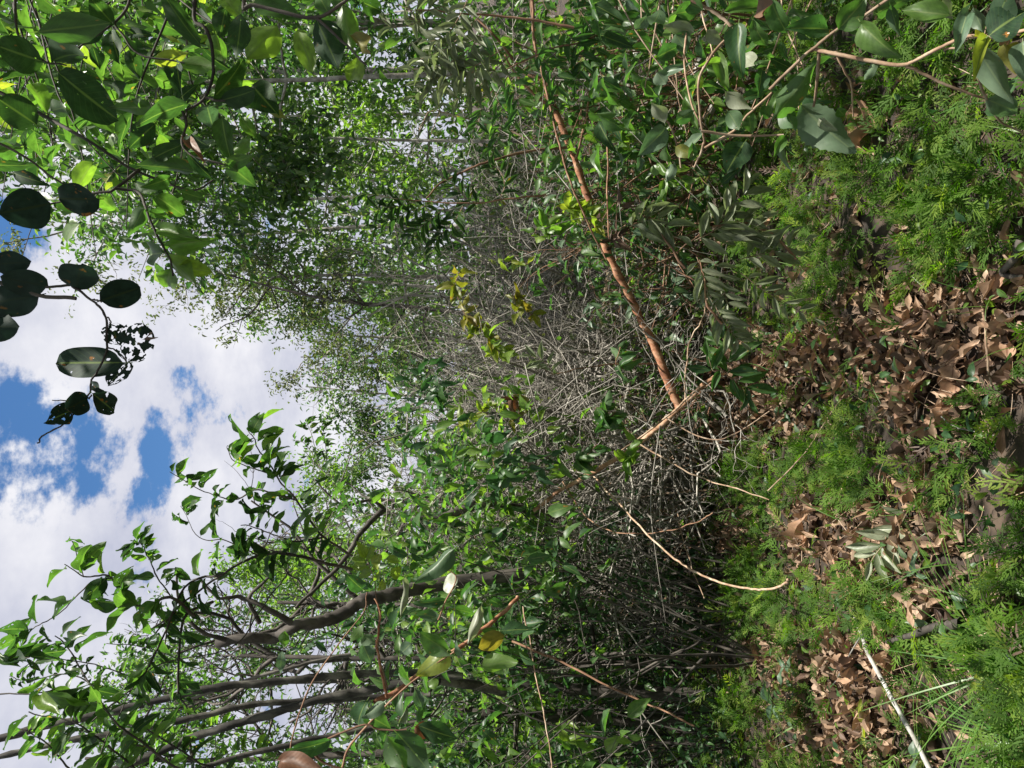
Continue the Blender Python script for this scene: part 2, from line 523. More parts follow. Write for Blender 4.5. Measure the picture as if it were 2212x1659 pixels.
# ---- leaves: unit template, x = side (width 1), y = along (length 1), z = normal
def leaf_template(shape='acuminate', rows=6, cols=2, fold=0.25, curl=0.25, wave=0.0, roll=0.0, holes=0.0, seed=0, serr=0.0, petiole=0.1, lobes=0):
    r = np.random.default_rng(seed)
    t = np.linspace(0, 1, rows + 1)
    if shape == 'acuminate':
        hw = np.sin(np.pi * t ** 0.85) ** 0.9 * (1 - 0.35 * np.clip((t - 0.7) / 0.3, 0, 1))
    elif shape == 'oval':
        hw = np.sqrt(np.clip(1 - (2 * t - 1) ** 2, 0, 1))
    elif shape == 'obovate':
        hw = np.sin(np.pi * t ** 1.25) ** 0.75
    elif shape == 'lance':
        hw = np.sin(np.pi * t ** 0.9)
    elif shape == 'blade':
        hw = (1 - t) ** 0.6
    else:
        hw = np.sin(np.pi * t ** 0.75) ** 0.75
    if lobes:
        hw = hw * (1 + 0.16 * np.sin(t * 2 * np.pi * lobes + seed))
    hw = hw / hw.max() * 0.5
    hw = np.maximum(hw, 0.012)
    if serr:
        hw = hw * (1 - serr * (np.arange(rows + 1) % 2))
    xs = np.linspace(-1, 1, cols + 1)
    X = hw[:, None] * xs[None]
    Y = np.repeat(t[:, None], cols + 1, 1)
    Z = fold * np.abs(X) - curl * (Y ** 2) * 0.6 + wave * np.sin(Y * 9 + seed) * xs[None] * 0.12 + roll * (X ** 2) * 2.2 * (1 if seed % 2 else 1)
    V = np.stack([X, Y, Z], -1).reshape(-1, 3)
    UV = np.stack([np.repeat(xs[None] * 0.5 + 0.5, rows + 1, 0), Y], -1).reshape(-1, 2)
    idx = np.arange((rows + 1) * (cols + 1)).reshape(rows + 1, cols + 1)
    F = np.stack([idx[:-1, :-1], idx[:-1, 1:], idx[1:, 1:], idx[1:, :-1]], -1).reshape(-1, 4)
    if holes > 0:
        keep = np.ones(len(F), bool)
        edge = np.tile(np.minimum(np.arange(cols), np.arange(cols)[::-1]), rows) == 0
        rr = np.repeat(np.arange(rows), cols)
        p = np.where(edge | (rr > rows * 0.75), holes * 1.6, holes * 0.55)
        keep &= ~(r.random(len(F)) < p)
        keep |= rr < 2
        F = F[keep]
    if petiole:
        n0 = len(V)
        w = 0.014
        V = np.vstack([V, [[-w, -petiole, -0.01], [w, -petiole, -0.01], [w, 0.03, 0.004], [-w, 0.03, 0.004]]])
        UV = np.vstack([UV, [[0.5, 0], [0.5, 0], [0.5, 0.02], [0.5, 0.02]]])
        F = np.vstack([F, [[n0, n0 + 1, n0 + 2, n0 + 3]]])
    return V, F, UV


TPL = {}
for s in range(4):
    TPL['near', s] = leaf_template('acuminate', 9, 4, 0.35 - 0.1 * s, 0.15 + 0.16 * s, 0.5, seed=s)
    TPL['ell', s] = leaf_template('oval2', 9, 4, 0.3, 0.08 + 0.15 * s, 0.5, seed=s + 3)
    TPL['oval', s] = leaf_template('oval', 12, 8, 0.10, 0.06 + 0.05 * s, 0.3, seed=s + 1, petiole=0.12)
    TPL['ovaleaten', s] = leaf_template('oval', 14, 10, 0.08, 0.05, 0.25, seed=s + 31, petiole=0.12)
    TPL['ragged', s] = leaf_template('oval', 12, 8, 0.2, 0.2, 0.7, seed=s + 7, petiole=0.12)
    TPL['eaten', s] = leaf_template('oval2', 15, 10, 0.25, 0.12 + 0.15 * s, 0.5, seed=s + 17)
    TPL['obov', s] = leaf_template('obovate', 9, 4, 0.3, 0.15 + 0.15 * s, 0.5, seed=s)
    TPL['serr', s] = leaf_template('oval2', 22, 4, 0.25, 0.15 + 0.1 * s, 0.5, seed=s, serr=0.10)
    TPL['lance', s] = leaf_template('lance', 7, 2, 0.45, 0.05 + 0.15 * s, 0.3, seed=s, petiole=0.06)
    TPL['mid', s] = leaf_template('acuminate', 5, 2, 0.45 - 0.1 * s, 0.1 + 0.22 * s, 0.4, seed=s)
    TPL['far', s] = leaf_template('oval2', 3, 2, 0.35, 0.15 + 0.15 * s, 0, seed=s, petiole=0)
    TPL['tiny', s] = leaf_template('oval2', 2, 1, 0, 0.2 + 0.15 * s, 0, seed=s, petiole=0)
    TPL['dead', s] = leaf_template('lance', 8, 4, 0.3, 0.15 - 0.3 * s, 1.2, roll=0.1 + 0.22 * s, seed=s, petiole=0.1)
    TPL['lobed', s] = leaf_template('oval2', 24, 8, 0.1, -0.12 - 0.1 * s, 1.6, roll=0.25 + 0.18 * s, seed=s, petiole=0.15, lobes=3.5)
    TPL['blade', s] = leaf_template('blade', 12, 1, 0, 0.35 + 0.4 * s, 0, seed=s, petiole=0)
MESHES = {}


def tpl_mesh(kind, s, mat):
    if kind == 'eaten' and mat in ('canopy_leaf', 'canopy_dark_leaf', 'bright_leaf'):
        mat = 'eaten_leaf'
    elif kind in ('ovaleaten', 'eaten') and mat == 'vine_dark_leaf':
        mat = 'vine_eaten_leaf'
    elif kind == 'ragged':
        mat = 'vine_ragged_leaf'
    key = (kind, s, mat)
    if key not in MESHES:
        V, F, UV = TPL[kind, s]
        MESHES[key] = mesh_from('leaf', V, F, mat, UV)
    return MESHES[key]


def frames(base, along, normal):
    a = nrm(along)
    s = nrm(np.cross(a, normal))
    n = np.cross(s, a)
    return s, a, n


class Leaves:
    """A list of leaves of one plant: the largest in view become parts, the rest one joined part."""

    def __init__(self, kind, mat):
        self.kind, self.mat = kind, mat
        self.B, self.A, self.N, self.Lg, self.W = [], [], [], [], []

    def add(self, base, along, normal, length, width):
        base = np.atleast_2d(base)
        k = len(base)
        self.B.append(base)
        self.A.append(np.broadcast_to(np.atleast_2d(along), (k, 3)))
        self.N.append(np.broadcast_to(np.atleast_2d(normal), (k, 3)))
        self.Lg.append(np.broadcast_to(np.atleast_1d(length), (k,)))
        self.W.append(np.broadcast_to(np.atleast_1d(width), (k,)))

    def build(self, parent, origin, n_parts=0, name='leaf', rest='foliage', cull=420, label=None):
        if not self.B:
            return
        B, A, N = (np.concatenate(x) for x in (self.B, self.A, self.N))
        Lg, W = np.concatenate(self.Lg), np.concatenate(self.W)
        px, py = proj(B)
        ok = (B[:, 1] > 0.25) & (px > -cull) & (px < 2212 + cull) & (py > -cull) & (py < 1659 + cull)
        B, A, N, Lg, W, px, py = (x[ok] for x in (B, A, N, Lg, W, px, py))
        if not len(B):
            return
        s, a, n = frames(B, A, N)
        seen = (px > -20) & (px < 2232) & (py > -20) & (py < 1679)
        score = np.where(seen, Lg * np.abs((n * nrm(B - np.array((0, 0, EYE)))).sum(-1)) / B[:, 1], 0)
        order = np.argsort(-score)
        nsolo = min(n_parts, int(seen.sum()))
        org = np.asarray(origin)
        for i in order[:nsolo]:
            o = link(name, tpl_mesh(self.kind, int(RNG.integers(4)), self.mat), parent, None, label)
            M = np.eye(4)
            M[:3, 0], M[:3, 1], M[:3, 2] = s[i] * W[i], a[i] * Lg[i], n[i] * Lg[i]
            M[:3, 3] = B[i] - org
            o.matrix_local = Matrix(M.tolist())
        rest_i = order[nsolo:]
        if len(rest_i):
            Vs, Fs, Us, Rs, off = [], [], [], [], 0
            var = RNG.integers(0, 4, len(rest_i))
            for v in range(4):
                ii = rest_i[var == v]
                if not len(ii):
                    continue
                tv, tf, tu = TPL[self.kind, v]
                P = (B[ii] - org)[:, None] + tv[None, :, 0, None] * (s[ii] * W[ii, None])[:, None] + tv[None, :, 1, None] * (a[ii] * Lg[ii, None])[:, None] + tv[None, :, 2, None] * (n[ii] * Lg[ii, None])[:, None]
                k, m = len(ii), len(tv)
                Vs.append(P.reshape(-1, 3))
                Fs.append((tf[None] + (np.arange(k) * m)[:, None, None]).reshape(-1, 4) + off)
                Us.append(np.tile(tu, (k, 1)))
                Rs.append(np.repeat(RNG.random(k), m))
                off += k * m
            me = mesh_from(rest, np.concatenate(Vs), np.concatenate(Fs), self.mat, np.concatenate(Us), np.concatenate(Rs))
            link(rest, me, parent, 'stuff')


def rdir(k):
    return nrm(RNG.normal(0, 1, (k, 3)))


def solo_leaf(parent, origin, kind, mat, base, tip, width, roll=0.0, flip=False, label=None, name='leaf', s=None):
    """One leaf seen from base to tip (points in space), face turned to the viewer by roll degrees."""
    a = tip - base
    Ln = np.linalg.norm(a)
    mid = (base + tip) / 2
    to = np.array((0, 0, EYE)) - mid
    to = nrm(to - a * (to @ a) / (Ln ** 2))
    side = np.cross(nrm(a), to)
    rr = math.radians(roll)
    n = to * math.cos(rr) + side * math.sin(rr)
    if flip:
        n = -n
    sd, al, nn = frames(base[None], a[None], n[None])
    o = link(name, tpl_mesh(kind, int(RNG.integers(4)) if s is None else s, mat), parent, None, label)
    M = np.eye(4)
    M[:3, 0], M[:3, 1], M[:3, 2] = sd[0] * width, al[0] * Ln, nn[0] * Ln
    M[:3, 3] = base - np.asarray(origin)
    o.matrix_local = Matrix(M.tolist())
    return o


def leaf_list(parent, origin, rows, sx, ox, oy, dfun, roll=32):
    """rows: (kind, mat, bx, by, tx, ty, w, d[, dd]) in zoomed-photo pixels, turned into places in space"""
    for r in rows:
        kind, mat, bx, by, tx, ty, w, d = r[:8]
        dd = r[8] if len(r) > 8 else RNG.uniform(-0.06, 0.06)
        b = Pv(ox + bx * sx, oy + by * sx, d)
        t = Pv(ox + tx * sx, oy + ty * sx, d + dd)
        solo_leaf(parent, origin, kind, mat, b, t, w * sx / 1550.0 * d * 1.2, RNG.uniform(-roll, roll), flip=RNG.random() < 0.5)


# ---- branching
def grow(out, tips, p, d, L, r, lvl, seg=7, wig=0.22, up=0.04, kids=(0, 4, 4, 4), ang=(25, 70), ratio=(0.4, 0.75), taper=0.35, start=0.2):
    step = L / seg
    pts = [p]
    w = RNG.normal(0, wig, (seg, 3))
    for i in range(seg):
        d = d + w[i]
        d[2] += up
        d = d / math.sqrt(d @ d)
        p = p + d * step
        pts.append(p)
    pts = np.array(pts)
    out.append((pts, r, r * taper, lvl))
    if lvl == 0 or tips is not None and lvl <= 1:
        if tips is not None:
            tips.append(pts)
    if lvl > 0:
        for j in range(kids[lvl]):
            t = RNG.uniform(start, 1.0)
            i = min(int(t * seg), seg - 1)
            q = pts[i] + (pts[i + 1] - pts[i]) * (t * seg - i)
            tan = nrm(pts[i + 1] - pts[i])
            ax = rdir(1)[0]
            ax = nrm(ax - tan * (ax @ tan))
            an = math.radians(RNG.uniform(*ang))
            nd = tan * math.cos(an) + ax * math.sin(an)
            grow(out, tips, q, nd, L * RNG.uniform(*ratio) * (1.1 - 0.5 * t), max(r * (1 - (1 - taper) * t) * 0.66, 0.0016), lvl - 1, seg, wig, up, kids, ang, ratio, taper, start)


def tube_all(T, out, sides=(3, 4, 5, 7), rmin=0.0):
    for pts, r0, r1, lvl in out:
        if r0 >= rmin:
            T.add(pts, r0, r1, sides[min(lvl, 3)])


def gz(x, y):
    x, y = np.asarray(x, float), np.asarray(y, float)
    b = 0.035 * np.sin(2.1 * x + 1.3 * y) + 0.03 * np.sin(3.7 * x - 2.2 * y + 1.0) + 0.022 * np.sin(7.1 * x + 5.3 * y) + 0.012 * np.sin(15 * x - 11 * y)
    mound = 0.16 * np.exp(-((x - 0.95) ** 2 / 0.35 + (y - 2.7) ** 2 / 0.9)) + 0.10 * np.exp(-((x + 1.0) ** 2 / 0.4 + (y - 2.6) ** 2 / 0.8))
    return b * np.clip(1.2 - 0.05 * y, .5, 1) + mound + np.maximum(y - 10, 0) * 0.10 - 0.03


def ground_at(px, py):
    """Point of the ground seen at (px, py)"""
    d = EYE / max(px - 1106, 60) * 1550
    for _ in range(12):
        x = (829.5 - py) / 1550 * d
        d = 0.5 * d + 0.5 * (EYE - float(gz(x, d))) / max(px - 1106, 60) * 1550
    x = (829.5 - py) / 1550 * d
    return np.array((x, d, float(gz(x, d))))


# ------------------------------------------------------------------ ground
def build_ground():
    xs = np.linspace(-14, 14, 240)
    ys = np.concatenate([np.linspace(-6, 9, 200), np.linspace(9.3, 60, 60)])
    X, Y = np.meshgrid(xs * 1.0, ys)
    fan = np.clip((Y - 6) / 12, 0, 4) + 1
    X = X * fan
    Z = gz(X, Y)
    V = np.stack([X, Y, Z], -1).reshape(-1, 3)
    idx = np.arange(len(ys) * len(xs)).reshape(len(ys), len(xs))
    F = np.stack([idx[:-1, :-1], idx[:-1, 1:], idx[1:, 1:], idx[1:, :-1]], -1).reshape(-1, 4)
    link('ground', mesh_from('ground', V, F, 'soil'), kind='structure')


build_ground()

LITTER = [(1640, 800, 120, 55), (1740, 775, 110, 62), (1850, 755, 120, 75), (1960, 720, 130, 85), (2090, 690, 130, 95), (2200, 700, 100, 110),
          (2010, 860, 75, 60), (2085, 900, 55, 70), (1790, 1130, 65, 75), (1960, 1150, 120, 70), (1850, 1230, 50, 60), (1880, 1430, 130, 70),
          (1890, 1560, 110, 90), (1600, 1150, 40, 45), (1800, 1600, 90, 50), (1990, 1020, 50, 50), (1660, 900, 110, 45), (1590, 930, 60, 45),
          (2060, 1290, 60, 35), (1700, 1420, 60, 60), (1880, 640, 60, 30)]


def litter_mask(px, py):
    m = np.zeros_like(px)
    for cx, cy, rx, ry in LITTER:
        m = np.maximum(m, 1.25 - np.sqrt(((px - cx) / rx) ** 2 + ((py - cy) / ry) ** 2) * 0.75 + 0.16 * np.sin(px * .083 + cy) * np.sin(py * .091 + cx))
    return np.clip(m, 0, 1)


# ------------------------------------------------------------------ spikemoss ground cover
def spray_template(seed, side=6, tips=3):
    r = np.random.default_rng(seed)
    V, F, U = [], [], []

    def quad(p, d, L, w, z0=0.0):
        n = np.array((-d[1], d[0], 0))
        p = np.asarray(p)
        e = p + np.array((*d, 0))[:3] * L
        b = len(V)
        V.extend([p - n * w * .35, p + n * w * .35, e * .45 + p * .55 + n * w * 0.5 + (0, 0, .01), e * .45 + p * .55 - n * w * .5 + (0, 0, .01)])
        V.extend([e + n * w * .22 + (0, 0, z0), e - n * w * .22 + (0, 0, z0)])
        F.append((b, b + 1, b + 2, b + 3))
        F.append((b + 3, b + 2, b + 4, b + 5))
        U.extend([(0.5, 0.1)] * 6)

    def dirv(a):
        return np.array((math.sin(a), math.cos(a), 0.0))
    quad((0, 0, 0), dirv(0)[:2], 1.0, 0.025)
    for i in range(side):
        t = 0.12 + 0.8 * i / (side - 1)
        for sg in (-1, 1):
            if r.random() < 0.08:
                continue
            a = sg * (0.75 + r.normal(0, .12)) * (1.05 - 0.35 * t)
            bl = (0.46 * (1.15 - t) + 0.10) * r.uniform(0.75, 1.15)
            p = np.array((r.normal(0, 0.01), t + sg * 0.03, 0.0))
            d = dirv(a)
            for j in range(tips):
                tt = (j + 0.6) / tips
                q = p + d * bl * tt * 0.72
                aa = a + (j % 2 * 2 - 1) * 0.55 * (1 if j < tips - 1 else 0.1)
                quad(q - d * bl * .12, dirv(aa)[:2], bl * (0.62 if tips > 1 else 1.1), 0.066 if tips > 1 else 0.085, r.normal(0, .06))
    V = np.array(V)
    V[:, 2] += -0.38 * V[:, 1] ** 2 - 0.55 * V[:, 0] ** 2
    return V, np.array(F), np.array(U)


for s_ in range(4):
    TPL['spray', s_] = spray_template(s_, 5, 2)
    TPL['sprayfar', s_] = spray_template(s_ + 9, 4, 1)


def build_moss():
    near, far, dry = Leaves('spray', 'spikemoss_leaf'), Leaves('sprayfar', 'spikemoss_leaf'), Leaves('spray', 'dark_dead_leaf')
    for (n, ylo, yhi, dst, sz) in ((30000, 1.3, 4.6, near, 0.072), (24000, 4.4, 11.5, far, 0.088)):
        y = ylo + (yhi - ylo) * RNG.random(n) ** (0.8 if dst is near else 1.0)
        x = RNG.uniform(-0.66, 0.66, n) * y
        wide = RNG.random(n) < 0.32
        x = np.where(wide, np.sign(x) * (0.62 * y + RNG.uniform(0, 1.3, n)), x)
        z = gz(x, y)
        px, py = proj(np.stack([x, y, z], -1))
        lm = litter_mask(px, py)
        # clumps: density varies over the ground
        cl = np.sin(x * 5.1 + 2 * np.sin(y * 3.1)) * np.sin(y * 4.3 + 1.7 * np.sin(x * 3.7))
        keep = RNG.random(n) < np.clip(1.0 - 1.4 * lm, 0.03, 1) * np.clip(0.50 + 0.62 * cl, 0.09, 1)
        x, y, z, cl = x[keep], y[keep], z[keep], cl[keep]
        k = len(x)
        lift = np.clip(0.06 + 0.06 * cl + RNG.normal(0, 0.032, k), 0.0, 0.19)
        az = RNG.normal(np.where(x > 0.1, 2.5, 1.9), 1.0, k)
        tilt = np.radians(RNG.uniform(-5, 75, k))
        A = np.stack([np.cos(az) * np.cos(tilt), np.sin(az) * np.cos(tilt) * 0.8 - 0.25, np.sin(tilt)], -1)
        N = np.array((0, -0.25, 1.0)) + RNG.normal(0, 0.6, (k, 3))
        L_ = sz * RNG.uniform(0.55, 1.45, k)
        W_ = L_ * RNG.uniform(0.65, 0.95, k)
        B = np.stack([x, y, z + lift], -1)
        brown = RNG.random(k) < 0.03
        dst.add(B[~brown], A[~brown], N[~brown], L_[~brown], W_[~brown])
        dry.add(B[brown] - (0, 0, .01), A[brown], N[brown], L_[brown], W_[brown])
    for lv, nm in ((near, 'spikemoss_ground_cover'), (far, 'spikemoss_ground_cover'), (dry, 'spikemoss_ground_cover')):
        before = set(COL.objects.keys())
        lv.build(None, (0, 0, 0), 0, rest=nm, cull=1200)
    for o in COL.objects:
        if o.name.startswith('spikemoss_ground_cover'):
            o['kind'] = 'stuff'
            o['label'] = 'green feathery spikemoss carpeting the forest floor'


build_moss()


def ground_herbs():
    """small broad leaved herbs and thin grass mixed into the moss"""
    for mat, kind, n, sz, wr in (('bright_leaf', 'mid', 900, .032, .5), ('shade_leaf', 'mid', 700, .045, .45), ('grass_blade', 'blade', 900, .13, .025), ('bluish_leaf', 'mid', 160, .05, .4)):
        y = RNG.uniform(1.8, 6.0, n)
        x = RNG.uniform(-.6, .6, n) * y
        c = np.sin(x * 3.3 + y) * np.sin(y * 2.9 - x)
        k = c > -.25
        x, y = x[k], y[k]
        n = len(x)
        L_ = sz * RNG.uniform(.5, 1.4, n)
        A = rdir(n) + np.array((0, 0, .2 if kind == 'mid' else 1.2))
        N = rdir(n) * .5 + np.array((0, -.3, 1.0 if kind == 'mid' else 0))
        lv = Leaves(kind, mat)
        lv.add(np.stack([x, y, gz(x, y) + RNG.uniform(.02, .15, n)], -1), A, N, L_, L_ * wr)
        lv.build(None, (0, 0, 0), 0, rest='ground_herbs')
    for o in COL.objects:
        if o.name.startswith('ground_herbs'):
            o['kind'] = 'stuff'
            o['label'] = 'tiny herbs and grass blades scattered through the moss'


ground_herbs()


# ------------------------------------------------------------------ fallen leaves
def build_litter():
    n = 60000
    y = 1.7 + 6.0 * RNG.random(n)
    x = RNG.uniform(-0.62, 0.62, n) * y
    px, py = proj(np.stack([x, y, gz(x, y)], -1))
    lm = litter_mask(px, py)
    keep = RNG.random(n) < np.clip(lm * 1.0, 0.07, 1) * 0.5
    x, y, px, py, lm = x[keep], y[keep], px[keep], py[keep], lm[keep]
    k = len(x)
    z = gz(x, y) + RNG.uniform(0.0, 0.06, k) * (0.3 + lm)
    az = RNG.uniform(0, 6.28, k)
    A = np.stack([np.cos(az), np.sin(az), RNG.normal(0, 0.28, k)], -1)
    N = np.array((0, -.2, 1.0)) + RNG.normal(0, 0.36, (k, 3))
    L_ = RNG.uniform(0.042, 0.098, k)
    B = np.stack([x, y, z], -1)
    order = np.argsort(-(L_ / y) * (RNG.random(k) < 0.55) * ((px < 2205) & (py > 5) & (py < 1650)))
    solo, rest = order[:290], order[290:]
    zones = [((1640, 800), 'at the far end of the leaf path'), ((1850, 755), 'beside the far end of the brown stick'), ((1960, 1000), 'beside the middle of the brown stick'),
             ((1990, 700), 'in the middle of the leaf path'), ((2030, 740), 'beside the two parallel tan twigs'), ((2190, 600), 'beside the dark rotten wood'),
             ((2140, 700), 'by the tan dry stalk on the path'), ((2000, 840), 'beside the largest curled leaf'), ((2085, 890), 'beside the long flat leaf'),
             ((1780, 1140), 'beside the standing notched leaf'), ((1960, 1140), 'by the grey-green fallen sprig'), ((1850, 1340), 'at the tip of the white stick'),
             ((1880, 1440), 'by the flat leaf touching the white stick'), ((1910, 1530), 'beside the middle of the white stick'), ((1960, 1620), 'at the picture-bottom end of the white stick'),
             ((1790, 1500), 'by the white side twig'), ((1900, 300), 'by the wide shaded brown leaf'), ((1690, 480), 'on dark ground behind the mound'),
             ((2060, 1330), 'by the black decayed bark'), ((2160, 1440), 'under the grass tuft'), ((1600, 930), 'by the foot of the orange stems'),
             ((1720, 900), 'by the thin tan stem over moss'), ((1700, 1250), 'at the end of the sagging vine'), ((1560, 1120), 'by the crumpled orange leaf'),
             ((1620, 1450), 'on the floor of the hollow'), ((2100, 1100), 'in moss past the brown stick'), ((1750, 700), 'on the beginning of the path')]
    tones = ['dead_leaf', 'dead_leaf', 'dead_leaf', 'dark_dead_leaf']
    size_w = lambda l: 'tiny' if l < 0.065 else 'small' if l < 0.08 else 'long'
    for i in solo:
        zi = min(zones, key=lambda q: (q[0][0] - px[i]) ** 2 + (q[0][1] - py[i]) ** 2)
        m = tones[int(RNG.integers(4))]
        v = int(RNG.integers(4))
        o = link('dead_leaf', tpl_mesh('dead', v, m))
        s, a, nn = frames(B[i:i + 1], A[i:i + 1], N[i:i + 1])
        M = np.eye(4)
        M[:3, 0], M[:3, 1], M[:3, 2] = s[0] * L_[i] * 0.26, a[0] * L_[i], nn[0] * L_[i] * .5
        M[:3, 3] = B[i] + (0, 0, 0.03)
        o.matrix_world = Matrix(M.tolist())
        tone = 'dark brown' if m == 'dark_dead_leaf' else 'tan'
        curl = ['nearly flat', 'slightly curled', 'curled', 'tightly curled'][v]
        point = 'tip leftward' if A[i][1] > .5 else 'tip rightward' if A[i][1] < -.5 else 'tip upward' if A[i][0] > 0 else 'tip downward'
        o['label'] = f'{size_w(L_[i])} {tone} {curl} leaf {zi[1]}, {point}'
        o['category'] = 'dead leaf'
        o['group'] = 'fallen leaves ' + zi[1]
    lv = Leaves('dead', 'dead_leaf')
    r1 = rest[: int(len(rest) * 0.7)]
    lv.add(B[r1], A[r1], N[r1], L_[r1], L_[r1] * RNG.uniform(0.17, 0.30, len(r1)))
    lv.build(None, (0, 0, 0), 0, rest='leaf_litter')
    lv = Leaves('dead', 'dark_dead_leaf')
    r2 = rest[int(len(rest) * 0.7):]
    lv.add(B[r2] - (0, 0, 0.01), A[r2], N[r2], L_[r2], L_[r2] * 0.4)
    lv.build(None, (0, 0, 0), 0, rest='leaf_litter')
    for o in COL.objects:
        if o.name.startswith('leaf_litter'):
            o['label'] = 'mat of small tan dead leaves on the path'
    # the large dead leaves, each with its own label: base pixel, tip pixel, width (px), lift, tilt towards the viewer
    big = [
        ((2040, 770), (1985, 905), 46, .07, 'lobed', 'dead_large_leaf', 'largest curled brown dead leaf arching above the moss by the brown stick'),
        ((2085, 820), (2085, 935), 42, .05, 'lobed', 'dead_large_leaf', 'long flat brown dead leaf lying beside the largest curled one'),
        ((2080, 760), (2090, 825), 38, .05, 'lobed', 'dead_large_leaf', 'pale tan dead leaf touching the end of the long flat one'),
        ((1995, 770), (2010, 820), 44, .03, 'lobed', 'dead_large_leaf', 'pale grey dead leaf half under the largest curled leaf'),
        ((2035, 900), (2030, 960), 34, .05, 'lobed', 'dead_large_leaf', 'torn brown dead leaf with a black hole among moss'),
        ((1960, 640), (2010, 700), 36, .05, 'lobed', 'dead_large_leaf', 'broad pointed tan dead leaf on the middle of the path'),
        ((2000, 680), (2035, 740), 34, .06, 'lobed', 'dead_large_leaf', 'tan lobed dead leaf beside two parallel thin twigs'),
        ((2205, 590), (2185, 650), 36, .07, 'lobed', 'dead_large_leaf', 'cream dead leaf beside the dark rotten wood'),
        ((2195, 780), (2212, 700), 40, .05, 'lobed', 'dead_large_leaf', 'large tan dead leaf at the near edge of the path'),
        ((1765, 1175), (1790, 1105), 34, .12, 'lobed', 'dead_large_leaf', 'orange tan notched dead leaf standing upright in moss'),
        ((1690, 460), (1670, 505), 34, .06, 'lobed', 'dead_large_leaf', 'shaded brown dead leaf on dark ground behind the moss mound'),
        ((1880, 240), (1905, 330), 74, .05, 'lobed', 'dead_large_leaf', 'wide brown dead leaf in shade under the green sprays'),
        ((1850, 1465), (1895, 1420), 42, .08, 'lobed', 'dead_large_leaf', 'flat orange tan leaf touching the white stick'),
        ((1935, 1440), (1965, 1400), 32, .06, 'lobed', 'dead_large_leaf', 'short tan dead leaf on the near side of the white stick'),
        ((1880, 1545), (1900, 1510), 34, .08, 'lobed', 'dead_large_leaf', 'pointed folded tan leaf beside the middle of the white stick'),
        ((1935, 1275), (1985, 1315), 36, .06, 'lobed', 'dead_large_leaf', 'tan dead leaf stretched under a thin dark vine'),
        ((1860, 1260), (1900, 1330), 26, .06, 'lobed', 'dead_large_leaf', 'narrow brown dead leaf beside the root end of the white stick'),
        ((1990, 1055), (2000, 1095), 28, .06, 'lobed', 'dead_large_leaf', 'small tan leaf at the picture-bottom end of the brown stick'),
        ((2040, 1075), (2055, 1040), 18, .10, 'dead', 'dark_dead_leaf', 'dark curled dead leaf standing in moss past the brown stick'),
        ((1830, 600), (1910, 605), 20, .05, 'dead', 'dead_leaf', 'long curled brown dead leaf at the edge of the moss mound'),
        ((1760, 580), (1770, 620), 12, .12, 'dead', 'dead_leaf', 'narrow standing tan dead leaf between moss and path'),
        ((1720, 1330), (1725, 1390), 18, .09, 'dead', 'dark_dead_leaf', 'dark brown dead leaf hanging over moss near the sagging vine end'),
        ((1745, 1500), (1760, 1560), 24, .07, 'lobed', 'dead_large_leaf', 'reddish brown dead leaf beside a bluish seedling'),
        ((1500, 1110), (1540, 1125), 26, .12, 'lobed', 'dead_large_leaf', 'crumpled orange brown leaf caught on thin twigs'),
        ((1890, 1080), (1940, 1100), 28, .06, 'lobed', 'dead_large_leaf', 'tan dead leaf behind the grey-green fallen sprig'),
        ((1830, 1610), (1870, 1650), 30, .06, 'lobed', 'dead_large_leaf', "scalloped tan dead leaf at the picture's bottom edge"),
    ]
    for (b, t, w, lift, kind, mat, lab) in big:
        gb, gt = ground_at(*b), ground_at(*t)
        gb[2] += lift * 0.55
        gt[2] += lift * 0.9
        a = gt - gb
        Ln = np.linalg.norm(a)
        v = int(RNG.integers(4))
        o = link('large_dead_leaf', tpl_mesh(kind, v, mat))
        s, al, nn = frames(gb[None], a[None], np.array([[RNG.normal(0, .3), -0.45, 1.0]]))
        M = np.eye(4)
        W = w / 1550 * gb[1] * 1.35
        M[:3, 0], M[:3, 1], M[:3, 2] = s[0] * W, al[0] * Ln, nn[0] * min(Ln, W * 2)
        M[:3, 3] = gb
        o.matrix_world = Matrix(M.tolist())
        o['label'], o['category'], o['group'] = lab, 'dead leaf', 'large dead leaves on the ground'


build_litter()


